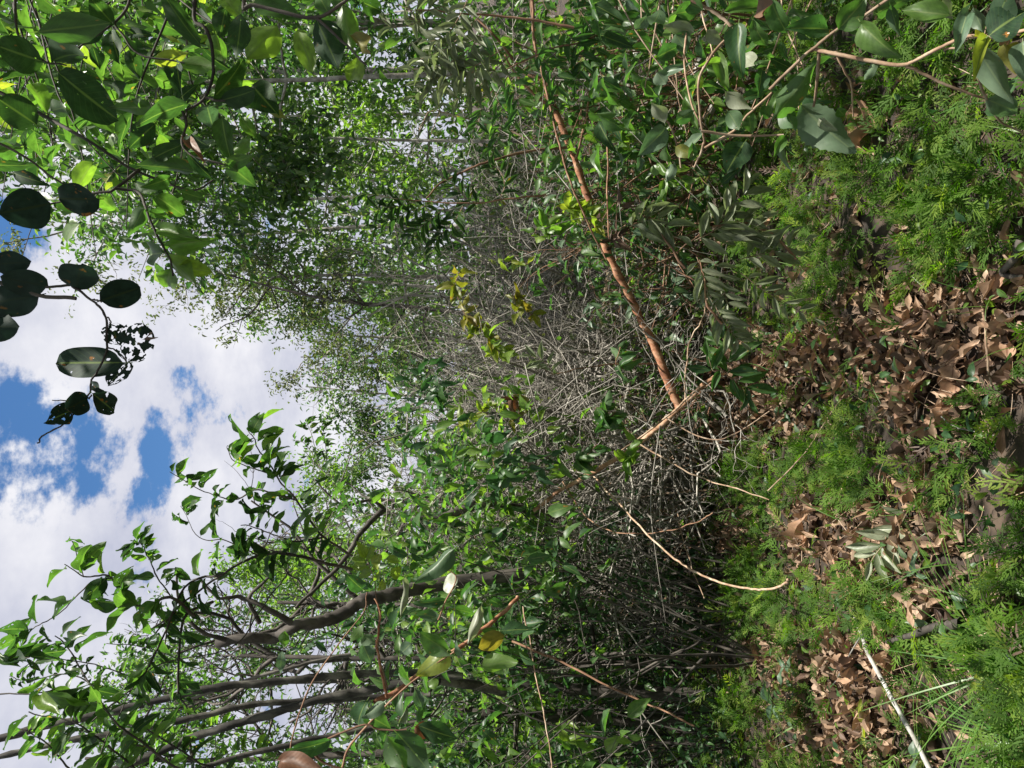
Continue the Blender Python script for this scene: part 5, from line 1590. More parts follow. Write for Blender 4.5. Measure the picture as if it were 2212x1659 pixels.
spray_plant('leafy_branch', "fine leaved twigs against cloud in the picture's bottom left corner", 'branch', [
    ([(330, 1480, 4.2), (220, 1440, 4.2), (120, 1420, 4.2), (60, 1390, 4.2)], .005, .002, 44, 26, ('mid',), ('canopy_leaf', 'canopy_dark_leaf'), .42),
    ([(260, 1520, 4.2), (160, 1460, 4.2), (60, 1470, 4.2), (20, 1460, 4.2)], .005, .002, 44, 26, ('mid',), ('canopy_leaf', 'canopy_dark_leaf'), .42),
    ([(400, 1430, 4.2), (320, 1400, 4.2), (230, 1390, 4.2)], .004, .002, 30, 26, ('mid',), ('canopy_leaf', 'canopy_dark_leaf'), .42),
    ([(560, 1580, 4.4), (440, 1570, 4.4), (330, 1600, 4.4)], .004, .002, 40, 30, ('mid',), ('bright_leaf', 'canopy_leaf'), .45),
    ([(660, 1640, 4.4), (560, 1620, 4.4), (440, 1640, 4.4)], .004, .002, 40, 30, ('mid',), ('bright_leaf', 'canopy_leaf'), .45)], 'dark_bark', None, 'near leafy branches')
spray_plant('leafy_branch', 'palmate leaved slender tree tip rising out of the bare twigs', 'branch', [
    ([(820, 1110, 8.5), (760, 1050, 8.5), (700, 1020, 8.5), (660, 975, 8.5)], .012, .004, 16, 18, ('lance',), ('far_leaf',), .3),
    ([(700, 1020, 8.5), (660, 960, 8.5), (630, 950, 8.5)], .005, .002, 26, 20, ('lance',), ('far_leaf', 'canopy_leaf'), .3),
    ([(690, 1010, 8.5), (670, 930, 8.5), (660, 910, 8.5)], .005, .002, 24, 20, ('lance',), ('far_leaf', 'canopy_leaf'), .3),
    ([(710, 1020, 8.5), (700, 940, 8.5), (695, 915, 8.5)], .005, .002, 24, 20, ('lance',), ('far_leaf', 'canopy_leaf'), .3)], 'grey_twig_bark', None, 'near leafy branches')
stem_thing('hanging_vine', 'thin dark bare twig crossing the sky over the leaning stems', 'vine', [
    ([(620, 1240, 3.0), (560, 1320, 2.9), (500, 1400, 2.8), (330, 1440, 2.7), (250, 1560, 2.6), (200, 1680, 2.5)], .003, .002)], 'dark_bark', 'bent twigs and vines', 'stem', .03, 6)


# ------------------------------------------------------------------ left foreground leaves (picture bottom)
lf = thing('large_leaved_sapling', "near sapling with long dark hanging leaves along the picture's bottom edge", 'sapling', Pv(1250, 1720, 1.9), 'near leafy branches')
LO = np.array(lf.location)
W2 = 0.33335
branch_px(lf, LO, [
    ([(1200, 1800, 2.1), (500, 1650, 2.1), (400, 1520, 2.1), (690, 1380, 2.1), (800, 1410, 2.1), (980, 1410, 2.1)], .004, .0025),
    ([(200, 1800, 2.3), (230, 1500, 2.3), (340, 1150, 2.3), (520, 880, 2.3), (690, 660, 2.3), (720, 520, 2.3)], .003, .0018),
    ([(560, 1659, 2.2), (620, 1500, 2.2), (900, 1200, 2.2), (1100, 1030, 2.2), (1290, 900, 2.2)], .004, .002),
    ([(1180, 700, 2.3), (1240, 560, 2.3), (1300, 430, 2.3), (1200, 350, 2.3)], .003, .0015),
], W2, 553, 1106, 'brown_stem')
leaf_list(lf, LO, [
    ('near', 'glossy_leaf', 720, 1220, 600, 1430, 110, 2.1), ('near', 'bluish_leaf', 830, 1230, 690, 1340, 80, 2.1), ('ell', 'glossy_leaf', 480, 1480, 190, 1580, 95, 2.0),
    ('near', 'glossy_leaf', 850, 1450, 980, 1690, 120, 2.0), ('near', 'glossy_leaf', 910, 1430, 1110, 1640, 150, 2.0), ('near', 'glossy_leaf', 1050, 1380, 1300, 1490, 110, 2.1),
    ('ell', 'brown_hanging_leaf', 1030, 1390, 1140, 1450, 90, 2.1), ('ell', 'brown_hanging_leaf', 150, 1610, 410, 1659, 110, 1.6), ('near', 'glossy_leaf', 1280, 240, 1050, 465, 105, 2.2),
    ('near', 'glossy_leaf', 1060, 780, 1290, 940, 110, 2.2), ('ell', 'lime_leaf', 1240, 900, 1080, 1060, 130, 2.2), ('ell', 'yellow_leaf', 1610, 800, 1420, 880, 100, 2.3),
    ('ell', 'bright_leaf', 1460, 1000, 1690, 950, 100, 2.3), ('near', 'grey_leaf', 1460, 610, 1380, 860, 60, 2.3), ('near', 'grey_leaf', 960, 430, 960, 660, 45, 2.4),
    ('oval', 'grey_leaf', 1300, 480, 1215, 440, 110, 2.3), ('ell', 'glossy_leaf', 690, 500, 590, 420, 85, 2.4), ('near', 'bluish_leaf', 690, 850, 750, 990, 90, 2.4),
    ('near', 'bluish_leaf', 1010, 850, 930, 920, 75, 2.4), ('near', 'glossy_leaf', 1020, 590, 1260, 590, 55, 2.3), ('near', 'glossy_leaf', 1030, 660, 1220, 670, 65, 2.3),
    ('near', 'grey_leaf', 980, 1250, 920, 1400, 40, 2.2), ('near', 'canopy_leaf', 690, 730, 620, 860, 55, 2.4), ('near', 'bluish_leaf', 1300, 830, 1310, 1000, 40, 2.3),
    ('near', 'bluish_leaf', 170, 900, 150, 1060, 50, 2.3), ('near', 'canopy_leaf', 190, 770, 170, 890, 60, 2.3), ('near', 'bluish_leaf', 1030, 1150, 1080, 1280, 60, 2.3),
    ('ell', 'bright_leaf', 1140, 1080, 1160, 1150, 60, 2.4), ('near', 'canopy_leaf', 750, 1330, 870, 1400, 90, 2.2), ('near', 'bluish_leaf', 690, 790, 770, 870, 80, 2.4),
    ('near', 'bluish_leaf', 1170, 1460, 1190, 1560, 70, 2.1), ('near', 'canopy_leaf', 1640, 1000, 1560, 1060, 60, 2.3),
], W2, 553, 1106, None)
lime = thing('lime_sprig', 'lime green sprig of paired leaves on a pale stem before the leafy bush', 'sprig', Pv(835, 1486, 3.0), 'near leafy branches')
LM = np.array(lime.location)
leaf_list(lime, LM, [('ell', 'lime_leaf', *r, 3.0) for r in [(705, 300, 660, 190, 55), (715, 310, 760, 215, 50), (705, 330, 620, 285, 55), (720, 350, 620, 350, 50), (745, 335, 815, 275, 55), (740, 370, 680, 420, 55), (770, 375, 800, 320, 40), (780, 440, 795, 390, 35), (820, 440, 800, 530, 50), (870, 410, 950, 370, 70), (850, 300, 930, 320, 50)]], W2, 553, 1106, None)
branch_px(lime, LM, [([(850, 1140, 3.0), (810, 1000, 3.0), (790, 880, 3.0), (800, 720, 3.0), (775, 540, 3.0), (770, 450, 3.0), (720, 310, 3.0)], .0045, .0015)], W2, 553, 1106, 'tan_stem', 'stem')


# ------------------------------------------------------------------ right foreground branch (picture top right)
rf = thing('large_leaved_shrub', "near shrub with broad glossy leaves and tan forked twigs, picture's top right", 'shrub', Pv(1700, -60, 1.7), 'near leafy branches')
RO = np.array(rf.location)
branch_px(rf, RO, [
    ([(10, 580, 1.9), (150, 440, 1.85), (280, 325, 1.8), (460, 185, 1.75), (640, 90, 1.7), (900, -100, 1.6)], .0045, .003),
    ([(280, 325, 1.8), (310, 318, 1.8), (420, 345, 1.78), (640, 385, 1.75), (870, 425, 1.72), (1050, 335, 1.68), (1210, 265, 1.65), (1300, 235, 1.62), (1500, 240, 1.6), (1800, 150, 1.5)], .0052, .0035),
    ([(890, 430, 1.72), (1010, 480, 1.72), (1130, 540, 1.72), (1300, 600, 1.72), (1420, 640, 1.72)], .004, .0025),
    ([(330, 340, 1.8), (320, 480, 1.85), (300, 690, 1.95)], .005, .0035), ([(440, 350, 1.78), (490, 450, 1.8), (540, 560, 1.85), (550, 760, 1.95)], .003, .002),
    ([(1340, 440, 1.6), (1380, 560, 1.65), (1420, 640, 1.7), (1500, 780, 1.75), (1680, 880, 1.8)], .0035, .0025),
    ([(1140, 320, 1.67), (1250, 310, 1.65)], .003, .002),
], Z, 1659, 0, 'tan_stem')
GL, BL = 'glossy_leaf', 'bluish_leaf'
leaf_list(rf, RO, [
    ('ell', 'canopy_leaf', 455, 190, 640, -10, 135, 1.7), ('ell', 'canopy_leaf', 710, 85, 860, -10, 105, 1.7), ('ell', 'canopy_leaf', 1180, 100, 860, 55, 115, 1.65), ('ell', 'canopy_leaf', 600, 145, 800, 385, 125, 1.65),
    ('ell', GL, 395, 190, 140, 170, 110, 1.75), ('near', GL, 20, 0, 110, 240, 125, 1.8), ('near', BL, 700, 375, 630, 545, 55, 1.75), ('near', GL, 310, 420, -10, 830, 130, 1.95), ('serr', BL, 210, 680, 545, 1005, 220, 2.0),
    ('near', BL, 1300, 60, 1220, 295, 90, 1.55), ('near', BL, 1330, 50, 1395, 215, 75, 1.55), ('near', 'lime_leaf', 1425, 235, 1330, 490, 70, 1.5), ('near', BL, 1345, 300, 1565, 650, 130, 1.5),
    ('ell', 'canopy_dark_leaf', 1430, 230, 1640, 60, 210, 1.45), ('ell', 'canopy_dark_leaf', 1450, 160, 1600, -60, 160, 1.45), ('ell', 'yellow_leaf', 1540, 290, 1600, 440, 105, 1.55), ('ell', BL, 1650, 270, 1670, 520, 120, 1.5),
    ('ell', BL, 1410, 640, 1645, 735, 115, 1.7), ('near', 'yellow_leaf', 1410, 250, 1310, 220, 30, 1.52), ('near', GL, 90, 660, 180, 870, 90, 1.95), ('near', BL, 60, 900, 110, 1080, 45, 1.95), ('near', GL, 110, 880, 40, 1010, 60, 1.95),
    ('near', 'grey_leaf', 330, 770, 440, 850, 60, 1.95), ('near', 'canopy_leaf', 450, 700, 500, 760, 60, 1.95), ('near', GL, 790, 30, 840, 220, 60, 1.7), ('near', GL, 500, 200, 620, 170, 70, 1.75), ('near', 'grey_leaf', 1130, 0, 1180, 120, 80, 1.7),
    # left half, seen in the neighbouring zoom (shifted by 1659 zoom pixels)
    ('ell', GL, -190, 150, -210, 460, 125, 1.8), ('near', 'brown_hanging_leaf', -60, 0, 20, 140, 110, 1.6), ('near', GL, -100, 130, -20, 340, 90, 1.85), ('near', 'grey_leaf', -480, 210, -650, 150, 85, 2.1), ('ell', GL, -600, 90, -430, 55, 95, 2.0),
    ('ell', BL, -660, 830, -810, 990, 115, 2.2), ('near', BL, -610, 1060, -650, 1175, 60, 2.2), ('near', 'grey_leaf', -670, 800, -750, 650, 85, 2.2), ('ell', BL, -720, 470, -660, 545, 90, 2.2), ('near', 'grey_leaf', -280, 590, -120, 720, 90, 2.0),
    ('near', 'grey_leaf', -170, 350, -60, 440, 85, 1.95), ('near', GL, -260, 720, -180, 840, 100, 2.0), ('near', GL, -130, 700, -110, 880, 80, 2.0), ('near', GL, -480, 720, -620, 800, 75, 2.1), ('near', GL, -420, 60, -560, 0, 90, 2.0),
    ('near', GL, -500, 1040, -480, 930, 60, 2.1), ('ell', 'canopy_dark_leaf', -150, 920, -270, 1110, 150, 2.0), ('near', GL, -40, 450, -60, 620, 80, 1.95), ('near', 'lime_leaf', -440, 470, -460, 600, 50, 2.1), ('ell', GL, -720, 370, -580, 300, 90, 2.1),
    ('ell', GL, -600, 220, -520, 330, 110, 2.1), ('near', GL, -700, 60, -760, 230, 100, 2.1), ('near', BL, -790, 100, -860, 210, 80, 2.2), ('ell', 'yellow_leaf', -600, 950, -480, 1010, 75, 2.1), ('near', 'bright_leaf', -310, 400, -440, 420, 40, 2.1),
    ('near', GL, -660, 950, -650, 1070, 65, 2.15), ('near', 'grey_leaf', -400, 200, -300, 290, 70, 2.1), ('ell', 'bright_leaf', -760, 1120, -700, 1080, 60, 2.2), ('ell', BL, -830, 1020, -840, 1110, 50, 2.2),
], Z, 1659, 0, None)
branch_px(rf, RO, [
    ([(-500, 0, 2.0), (-380, 60, 2.0), (-250, 150, 2.0), (-240, 210, 2.0), (-380, 380, 2.0), (-450, 560, 2.0), (-430, 800, 2.05), (-410, 920, 2.1)], .005, .003),
    ([(-430, 850, 2.05), (-200, 880, 2.05), (100, 870, 2.0)], .004, .003), ([(-410, 960, 2.1), (-200, 830, 2.05), (-130, 740, 2.0), (20, 600, 1.95)], .004, .003),
    ([(-680, 760, 2.2), (-640, 810, 2.2), (-600, 900, 2.2), (-560, 1090, 2.2)], .0035, .0025), ([(-530, 200, 2.1), (-540, 400, 2.1), (-500, 660, 2.1), (-430, 840, 2.1)], .0035, .0025),
    ([(-410, 920, 2.1), (-440, 1000, 2.15), (-480, 1085, 2.2)], .004, .003),
], Z, 1659, 0, 'tan_stem')


def more_shrub_leaves():
    for mat, n in (('glossy_leaf', 75), ('canopy_leaf', 35), ('bluish_leaf', 8), ('canopy_dark_leaf', 30)):
        px = RNG.uniform(1270, 1760, n)
        py = RNG.uniform(-60, 330, n) * np.clip(1.25 - (px - 1270) / 900, .4, 1)
        d = RNG.uniform(2.2, 3.2, n)
        P = np.array([Pv(a, b, c) for a, b, c in zip(px, py, d)])
        L_ = .115 * RNG.uniform(.6, 1.15, n)
        lv = Leaves('ell', mat)
        lv.add(P, rdir(n) + np.array((-.1, 0, -.7)), rdir(n) * .55 + np.array((0, -.5, .8)), L_, L_ * RNG.uniform(.28, .38, n))
        lv.build(rf, RO, n)
    T = Tubes()
    for k in range(16):
        p = Pv(RNG.uniform(1250, 1800), RNG.uniform(-200, -60), RNG.uniform(2.3, 3.1))
        q = p + np.array((-RNG.uniform(.25, .75), RNG.normal(0, .2), RNG.normal(.1, .25)))
        T.add(smooth_line([p, (p + q) / 2 + RNG.normal(0, .04, 3), q], 6, .003), .004, .0018, 6)
    T.build('twig', 'tan_stem', rf, origin=RO)


more_shrub_leaves()


# ------------------------------------------------------------------ plants with feathery (pinnate) leaves
def frond(parent, origin, rach, n, lpx, mat, ang=60, wr=.26, droop=-.12, up=(0, -.85, .5), rr=.0022, bark='tan_stem'):
    """A compound leaf: the rachis is the part, its leaflets are sub-parts"""
    line = pix_line(rach, 8, .001)
    T = Tubes()
    T.add(line, rr, rr * .45, 5)
    fr = T.build('compound_leaf', bark, parent, origin=origin)
    m = len(line)
    for j in range(n):
        t = .12 + .86 * j / max(1, n - 1)
        i = min(int(t * (m - 1)), m - 2)
        b = line[i] + (line[i + 1] - line[i]) * (t * (m - 1) - i)
        tan = nrm(line[i + 1] - line[i])
        nn = nrm(np.array(up) + RNG.normal(0, .2, 3))
        sd = nrm(np.cross(tan, nn))
        for sg in ((-1, 1) if j < n - 1 else (0,)):
            an = math.radians(ang * (1 - .35 * t) + RNG.normal(0, 6)) * sg
            a = tan * math.cos(an) + sd * math.sin(an) + np.array((0, 0, droop)) + RNG.normal(0, .07, 3)
            L2 = lpx / 1550 * b[1] * RNG.uniform(.8, 1.12) * (.75 + .5 * math.sin(math.pi * min(t * .9 + .1, 1)))
            s, al, n3 = frames(b[None], a[None], (nn + RNG.normal(0, .25, 3))[None])
            o = link('leaflet', tpl_mesh('lance', int(RNG.integers(4)), mat), fr)
            M = np.eye(4)
            M[:3, 0], M[:3, 1], M[:3, 2] = s[0] * L2 * wr, al[0] * L2, n3[0] * L2
            M[:3, 3] = b - origin
            o.matrix_local = Matrix(M.tolist())


def pinnate(name, label, stem, fronds, mat, r=.006, cat='shrub', bark='brown_stem', group='plants with feathery leaves', **kw):
    o0 = Pv(*stem[0])
    th = thing(name, label, cat, o0, group)
    T = Tubes()
    T.add(pix_line(stem, 7, .004), r, r * .5, 6, .04)
    T.build('stem', bark, th, origin=o0)
    for f in fronds:
        frond(th, o0, f[0], f[1], f[2], mat, **{**kw, **(f[3] if len(f) > 3 else {})})


pinnate('feathery_shrub', 'shrub with greyish feathery leaves beside the pale straight trunk', [(1240, 60, 2.8), (1130, 40, 2.8), (1000, 30, 2.8), (900, 20, 2.8)], [
    ([(860, 10, 2.8), (905, 25, 2.8), (960, 15, 2.8), (1000, 40, 2.8)], 6, 42), ([(880, 40, 2.8), (910, 45, 2.8), (850, 60, 2.8), (830, 40, 2.8)], 4, 37),
    ([(1010, 0, 2.75), (990, 40, 2.75), (960, 80, 2.75), (925, 90, 2.75)], 7, 45), ([(1040, 30, 2.75), (1000, 75, 2.75), (960, 105, 2.75), (905, 130, 2.75)], 8, 47),
    ([(1050, 60, 2.75), (1010, 110, 2.75), (960, 140, 2.75), (890, 150, 2.75)], 8, 47), ([(1080, 110, 2.75), (1030, 140, 2.75), (980, 160, 2.75), (900, 178, 2.75)], 8, 50),
    ([(1060, 130, 2.75), (1000, 170, 2.75), (940, 190, 2.75), (890, 210, 2.75)], 8, 45), ([(1100, 120, 2.8), (1060, 160, 2.8), (1020, 200, 2.8), (960, 225, 2.8)], 7, 42)], 'grey_leaf', wr=.28)
pinnate('feathery_shrub', 'shrub with dark feathery sprays beside the window of sky', [(1180, 420, 4.2), (1100, 430, 4.2), (1000, 440, 4.2), (860, 430, 4.2)], [
    ([(860, 430, 4.2), (830, 425, 4.2), (790, 420, 4.2), (755, 430, 4.2)], 6, 30), ([(900, 435, 4.2), (860, 445, 4.2), (810, 455, 4.2), (760, 480, 4.2)], 8, 34),
    ([(930, 440, 4.2), (890, 455, 4.2), (850, 475, 4.2), (790, 505, 4.2)], 8, 34), ([(960, 450, 4.2), (930, 475, 4.2), (900, 500, 4.2), (870, 545, 4.2)], 8, 36),
    ([(1000, 445, 4.2), (980, 480, 4.2), (950, 510, 4.2), (930, 550, 4.2)], 8, 36), ([(1040, 440, 4.2), (1010, 430, 4.2), (980, 400, 4.2), (950, 380, 4.2)], 6, 34),
    ([(1080, 430, 4.2), (1090, 400, 4.2), (1080, 370, 4.2), (1050, 345, 4.2)], 6, 34)], 'canopy_dark_leaf')
pinnate('feathery_shrub', 'shrub with olive feathery leaves hanging before the orange trunk', [(1330, 60, 3.6), (1250, 90, 3.6), (1180, 110, 3.6), (1090, 150, 3.6)], [
    ([(1090, 150, 3.6), (1110, 190, 3.6), (1120, 230, 3.6), (1105, 290, 3.6)], 7, 40), ([(1150, 110, 3.6), (1185, 140, 3.6), (1205, 180, 3.6), (1195, 240, 3.6)], 7, 40),
    ([(1210, 60, 3.6), (1240, 90, 3.6), (1255, 130, 3.6), (1245, 180, 3.6)], 7, 42), ([(1250, 20, 3.6), (1275, 60, 3.6), (1285, 100, 3.6), (1300, 170, 3.6)], 7, 42),
    ([(1070, 200, 3.7), (1085, 250, 3.7), (1075, 300, 3.7), (1060, 340, 3.7)], 6, 36), ([(1040, 230, 3.7), (1035, 260, 3.7), (1020, 290, 3.7)], 5, 34)], 'glossy_leaf')
pinnate('feathery_sapling', 'grey-green feathery sapling nearest the moss mound', [(1720, 560, 2.8), (1660, 500, 2.8), (1600, 480, 2.8), (1540, 490, 2.8)], [
    ([(1500, 520, 2.8), (1540, 500, 2.8), (1580, 480, 2.8), (1640, 470, 2.8)], 7, 62), ([(1540, 500, 2.8), (1570, 460, 2.8), (1600, 430, 2.8), (1620, 400, 2.8)], 5, 60),
    ([(1560, 530, 2.8), (1590, 510, 2.8), (1620, 500, 2.8), (1660, 520, 2.8)], 6, 60), ([(1600, 560, 2.8), (1640, 550, 2.8), (1690, 540, 2.8), (1740, 520, 2.8)], 5, 52)], 'grey_leaf', wr=.28)
pinnate('feathery_sapling', 'grey-green sapling in front of the dark dead twigs', [(1480, 580, 3.0), (1440, 520, 3.0), (1410, 480, 3.0), (1400, 470, 3.0)], [
    ([(1380, 460, 3.0), (1400, 470, 3.0), (1430, 480, 3.0), (1465, 510, 3.0)], 5, 56), ([(1360, 490, 3.0), (1385, 480, 3.0), (1410, 465, 3.0)], 4, 50)], 'grey_leaf', wr=.3)
pinnate('feathery_sapling', 'pale feathery sapling drooping at the edge of the leaf path', [(1560, 700, 3.1), (1530, 660, 3.1), (1520, 600, 3.1), (1510, 560, 3.1)], [
    ([(1505, 555, 3.1), (1520, 600, 3.1), (1530, 640, 3.1)], 6, 44), ([(1540, 560, 3.1), (1555, 600, 3.1), (1570, 650, 3.1), (1575, 690, 3.1)], 7, 46),
    ([(1545, 660, 3.1), (1560, 690, 3.1), (1580, 720, 3.1), (1600, 740, 3.1)], 7, 46), ([(1600, 590, 3.0), (1640, 620, 3.0), (1690, 650, 3.0), (1760, 690, 3.0)], 7, 44)], 'grey_leaf')
pinnate('feathery_sapling', 'sapling with a whorl of long leaves at the path end', [(1600, 840, 3.6), (1580, 820, 3.6), (1560, 800, 3.6)], [
    ([(1570, 810, 3.6), (1575, 790, 3.6), (1570, 750, 3.6), (1560, 730, 3.6)], 4, 64), ([(1575, 815, 3.6), (1590, 820, 3.6), (1610, 835, 3.6), (1620, 860, 3.6)], 4, 56),
    ([(1560, 800, 3.6), (1540, 800, 3.6), (1530, 770, 3.6)], 3, 50)], 'glossy_leaf', wr=.32)
pinnate('feathery_sapling', 'small grey feathery twig on the bare side branch of the orange trunk', [(1197, 808, 4.3), (1185, 805, 4.3), (1165, 790, 4.3)], [
    ([(1195, 810, 4.3), (1185, 790, 4.3), (1165, 775, 4.3), (1145, 770, 4.3)], 5, 34)], 'grey_leaf', r=.003)
pinnate('fallen_sprig', 'grey-green fallen sprig lying on the leaf litter', [(2000, 1100, 2.7), (1970, 1130, 2.65), (1930, 1165, 2.6)], [
    ([(1975, 1125, 2.62), (1945, 1145, 2.6), (1905, 1180, 2.58), (1880, 1215, 2.58)], 6, 62)], 'grey_leaf', r=.003, cat='sprig', wr=.3, up=(0, -.6, .6))


# ------------------------------------------------------------------ coloured sprigs in the thicket
def sprig(name, label, centers, d, n, lpx, mat, kind='ell', bark='brown_stem', cat='sprig', wr=.42, group='leafy sprigs before the thicket', roll=60):
    o0 = Pv(*centers[0], d)
    th = thing(name, label, cat, o0, group)
    line = pix_line([(c[0], c[1], d) for c in centers], 8, .006)
    T = Tubes()
    T.add(line, .0035, .0015, 5, .03)
    T.build('stem', bark, th, origin=o0)
    for j in range(n):
        b = line[int(RNG.integers(len(line)))]
        a = nrm(rdir(1)[0] + np.array((0, 0, -.5))) * lpx / 1550 * d * RNG.uniform(.65, 1.2)
        solo_leaf(th, o0, kind, mat, b, b + a, np.linalg.norm(a) * wr, RNG.uniform(-roll, roll), RNG.random() < .4)


sprig('yellowing_sprig', 'olive yellow sprig on the sky side of the thicket', [(1060, 730), (1020, 700), (1000, 670), (985, 620), (990, 580)], 4.8, 26, 40, 'yellow_leaf')
sprig('yellowing_sprig', 'yellow green sprig at the centre of the thicket', [(1090, 770), (1060, 740), (1050, 700), (1010, 720)], 4.8, 20, 38, 'lime_leaf')
sprig('yellowing_sprig', 'olive sprig hanging near the middle of the thicket', [(1150, 680), (1120, 660), (1110, 640), (1125, 690)], 4.8, 16, 36, 'yellow_leaf')
sprig('yellowing_sprig', 'yellow sprig hanging in the thicket by the arching trunk', [(1100, 870), (1060, 880), (1020, 900), (985, 920)], 4.8, 18, 40, 'lime_leaf')
sprig('yellowing_sprig', 'yellowing looped sprig beside the orange hanging dead leaf', [(1100, 920), (1120, 890), (1110, 850), (1130, 880)], 4.8, 16, 34, 'yellow_leaf', 'near', wr=.3)
sprig('green_sprig', 'pale backlit sprig over the middle of the thicket', [(1070, 1020), (1060, 960), (1040, 930)], 4.9, 14, 32, 'bluish_leaf')
sprig('green_sprig', 'bright lime sprouts beside the bend of the orange trunk', [(1290, 500), (1265, 460), (1230, 450), (1215, 440)], 4.1, 26, 40, 'lime_leaf', 'near')
sprig('green_sprig', 'bright green sprig just below the lime sprouts in the picture', [(1240, 530), (1200, 500), (1165, 490), (1150, 510)], 4.1, 20, 42, 'bright_leaf')
sprig('green_sprig', 'tiny bright sprig on a dark twig on the sky side of the orange trunk', [(1140, 570), (1100, 565), (1080, 560)], 4.4, 9, 28, 'lime_leaf')
sprig('green_sprig', 'bright leaves on a twig before the pale fallen trunk', [(1400, 290), (1380, 280), (1350, 290), (1340, 310)], 3.9, 14, 38, 'bright_leaf')
sprig('green_sprig', 'bright sprig low beside the grey blue shrub', [(1480, 390), (1450, 370), (1430, 400)], 3.6, 12, 40, 'bright_leaf')
sprig('green_sprig', 'dark green leaves lying over the shorter orange stem', [(1290, 960), (1260, 990), (1240, 1000), (1250, 1030)], 4.3, 16, 46, 'glossy_leaf')
sprig('green_sprig', 'broad dark leaves in front of the thicket beside the shorter orange stem', [(1330, 890), (1310, 910), (1290, 880), (1360, 930)], 4.2, 14, 46, 'glossy_leaf')
sprig('green_sprig', 'fresh green leaves beside the picture-bottom end of the orange trunk', [(1370, 960), (1345, 1000), (1380, 940)], 4.2, 10, 42, 'bright_leaf')
sprig('dark_dead_twigs', 'dark withered leaves hanging on the dead twigs', [(1300, 480), (1330, 440), (1330, 500), (1310, 540)], 3.9, 14, 48, 'dark_dead_leaf', 'near', wr=.25)
sprig('green_sprig', 'drooping dark leaves at the path end beside the tan stems', [(1340, 750), (1330, 780), (1350, 800)], 4.2, 8, 44, 'glossy_leaf')
sprig('brown_sprig', 'orange withered leaf cluster caught in the thicket', [(1105, 860), (1115, 850)], 4.75, 5, 36, 'brown_hanging_leaf')


# ------------------------------------------------------------------ small ground plants and grass
def seedling(label, px, py, n, lpx, mat, kind='near', lift=.12, wr=.4, name='seedling'):
    g = ground_at(px, py)
    th = thing(name, label, 'seedling', g, 'seedlings in the moss')
    T = Tubes()
    top = g + np.array((RNG.normal(0, .02), RNG.normal(0, .02), lift))
    T.add(smooth_line([g, (g + top) / 2 + RNG.normal(0, .008, 3), top], 5), .002, .0012, 5)
    T.build('stem', 'tan_stem', th, origin=g)
    for j in range(n):
        az = 6.28 * j / n + RNG.normal(0, .3)
        a = np.array((math.cos(az), math.sin(az) * .8, RNG.uniform(-.1, .5))) * lpx / 1550 * g[1] * RNG.uniform(.8, 1.15)
        b = g + (top - g) * RNG.uniform(.6, 1)
        s, al, nn = frames(b[None], a[None], np.array([[0, -.3, 1.0]]) + RNG.normal(0, .2, 3))
        o = link('leaf', tpl_mesh(kind, int(RNG.integers(4)), mat), th)
        Ln = np.linalg.norm(a)
        M = np.eye(4)
        M[:3, 0], M[:3, 1], M[:3, 2] = s[0] * Ln * wr, al[0] * Ln, nn[0] * Ln
        M[:3, 3] = b - g
        o.matrix_local = Matrix(M.tolist())


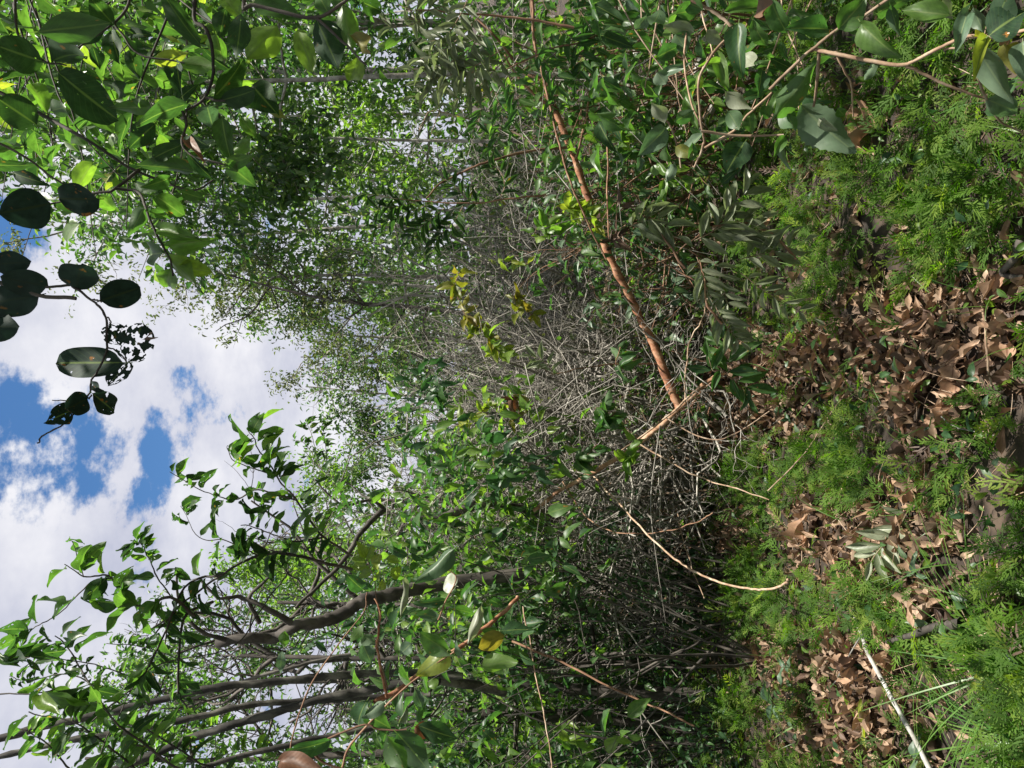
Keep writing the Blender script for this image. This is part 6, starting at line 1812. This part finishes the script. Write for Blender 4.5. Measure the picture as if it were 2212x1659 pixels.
seedling('bluish two leaved seedling beside the thin dark vine', 2025, 1240, 3, 42, 'bluish_leaf')
seedling('bluish lance leaved seedling near the bottom of the picture by the litter', 1715, 1530, 5, 44, 'bluish_leaf', 'lance', wr=.32)
seedling('pale broad leaved seedling beside the white side twig', 1745, 1455, 4, 36, 'bluish_leaf')
seedling('green seedling with paired pointed leaves in the moss', 1765, 1280, 4, 28, 'bright_leaf')
seedling('pale green seedling near the picture bottom beside the white stick', 1800, 1615, 5, 40, 'bright_leaf')
seedling('seedling with one long pale leaf near the white stick', 1915, 1560, 2, 60, 'lime_leaf', wr=.22)
seedling('bluish leaf pair at the picture-bottom end of the white stick', 2030, 1640, 2, 50, 'bluish_leaf')
seedling('green leafed seedling on the dim ground of the hollow', 1600, 1300, 4, 30, 'bright_leaf')
seedling('tiny lime fern seedling on the leaf path', 1915, 720, 5, 26, 'lime_leaf', 'lance', .04, .3)
seedling("pale seedling in moss at the picture's bottom edge", 1600, 1600, 4, 32, 'bluish_leaf')
seedling('lone grassy seedling on the green mound', 2020, 310, 2, 40, 'bright_leaf', 'lance', wr=.25)
seedling('pointed bright seedling in moss beside the sagging vine', 1680, 1235, 4, 30, 'bright_leaf', 'lance')
seedling("dull green seedling at the picture's bottom edge in the hollow", 1500, 1620, 5, 40, 'shade_leaf')
seedling('small round leaved seedling beside the upright dead leaf', 1840, 1095, 4, 22, 'bright_leaf')


def grass_tuft(label, px, py, n, L, spread):
    g = ground_at(px, py)
    th = thing('grass_tuft', label, 'grass tuft', g, 'grass tufts in the moss')
    for j in range(n):
        az = RNG.uniform(0, 6.28)
        a = np.array((math.cos(az) * spread, math.sin(az) * spread, 1.0)) * L * RNG.uniform(.5, 1.1)
        b = g + np.array((math.cos(az), math.sin(az), 0)) * RNG.uniform(0, .03)
        s, al, nn = frames(b[None], a[None], np.array([[math.cos(az), math.sin(az), .2]]))
        o = link('blade', tpl_mesh('blade', int(RNG.integers(4)), 'grass_blade'), th)
        Ln = np.linalg.norm(a)
        M = np.eye(4)
        M[:3, 0], M[:3, 1], M[:3, 2] = s[0] * .006, al[0] * Ln, nn[0] * -Ln
        M[:3, 3] = b - g
        o.matrix_local = Matrix(M.tolist())


grass_tuft("green grass tuft with long arching blades at the picture's right edge", 2190, 1440, 70, .36, 1.0)
grass_tuft('sparse grass tuft between the black bark and the bluish seedling', 2010, 1400, 14, .26, .9)
grass_tuft("grass tuft in the picture's bottom right corner beyond the white stick", 2200, 1600, 50, .32, 1.0)
grass_tuft('few thin blades in moss near the picture bottom', 1730, 1560, 10, .16, .8)
seedling('small white flowered herb in the near grass', 2185, 1465, 7, 34, 'lime_leaf', 'lance', .10, .4, name='herb')
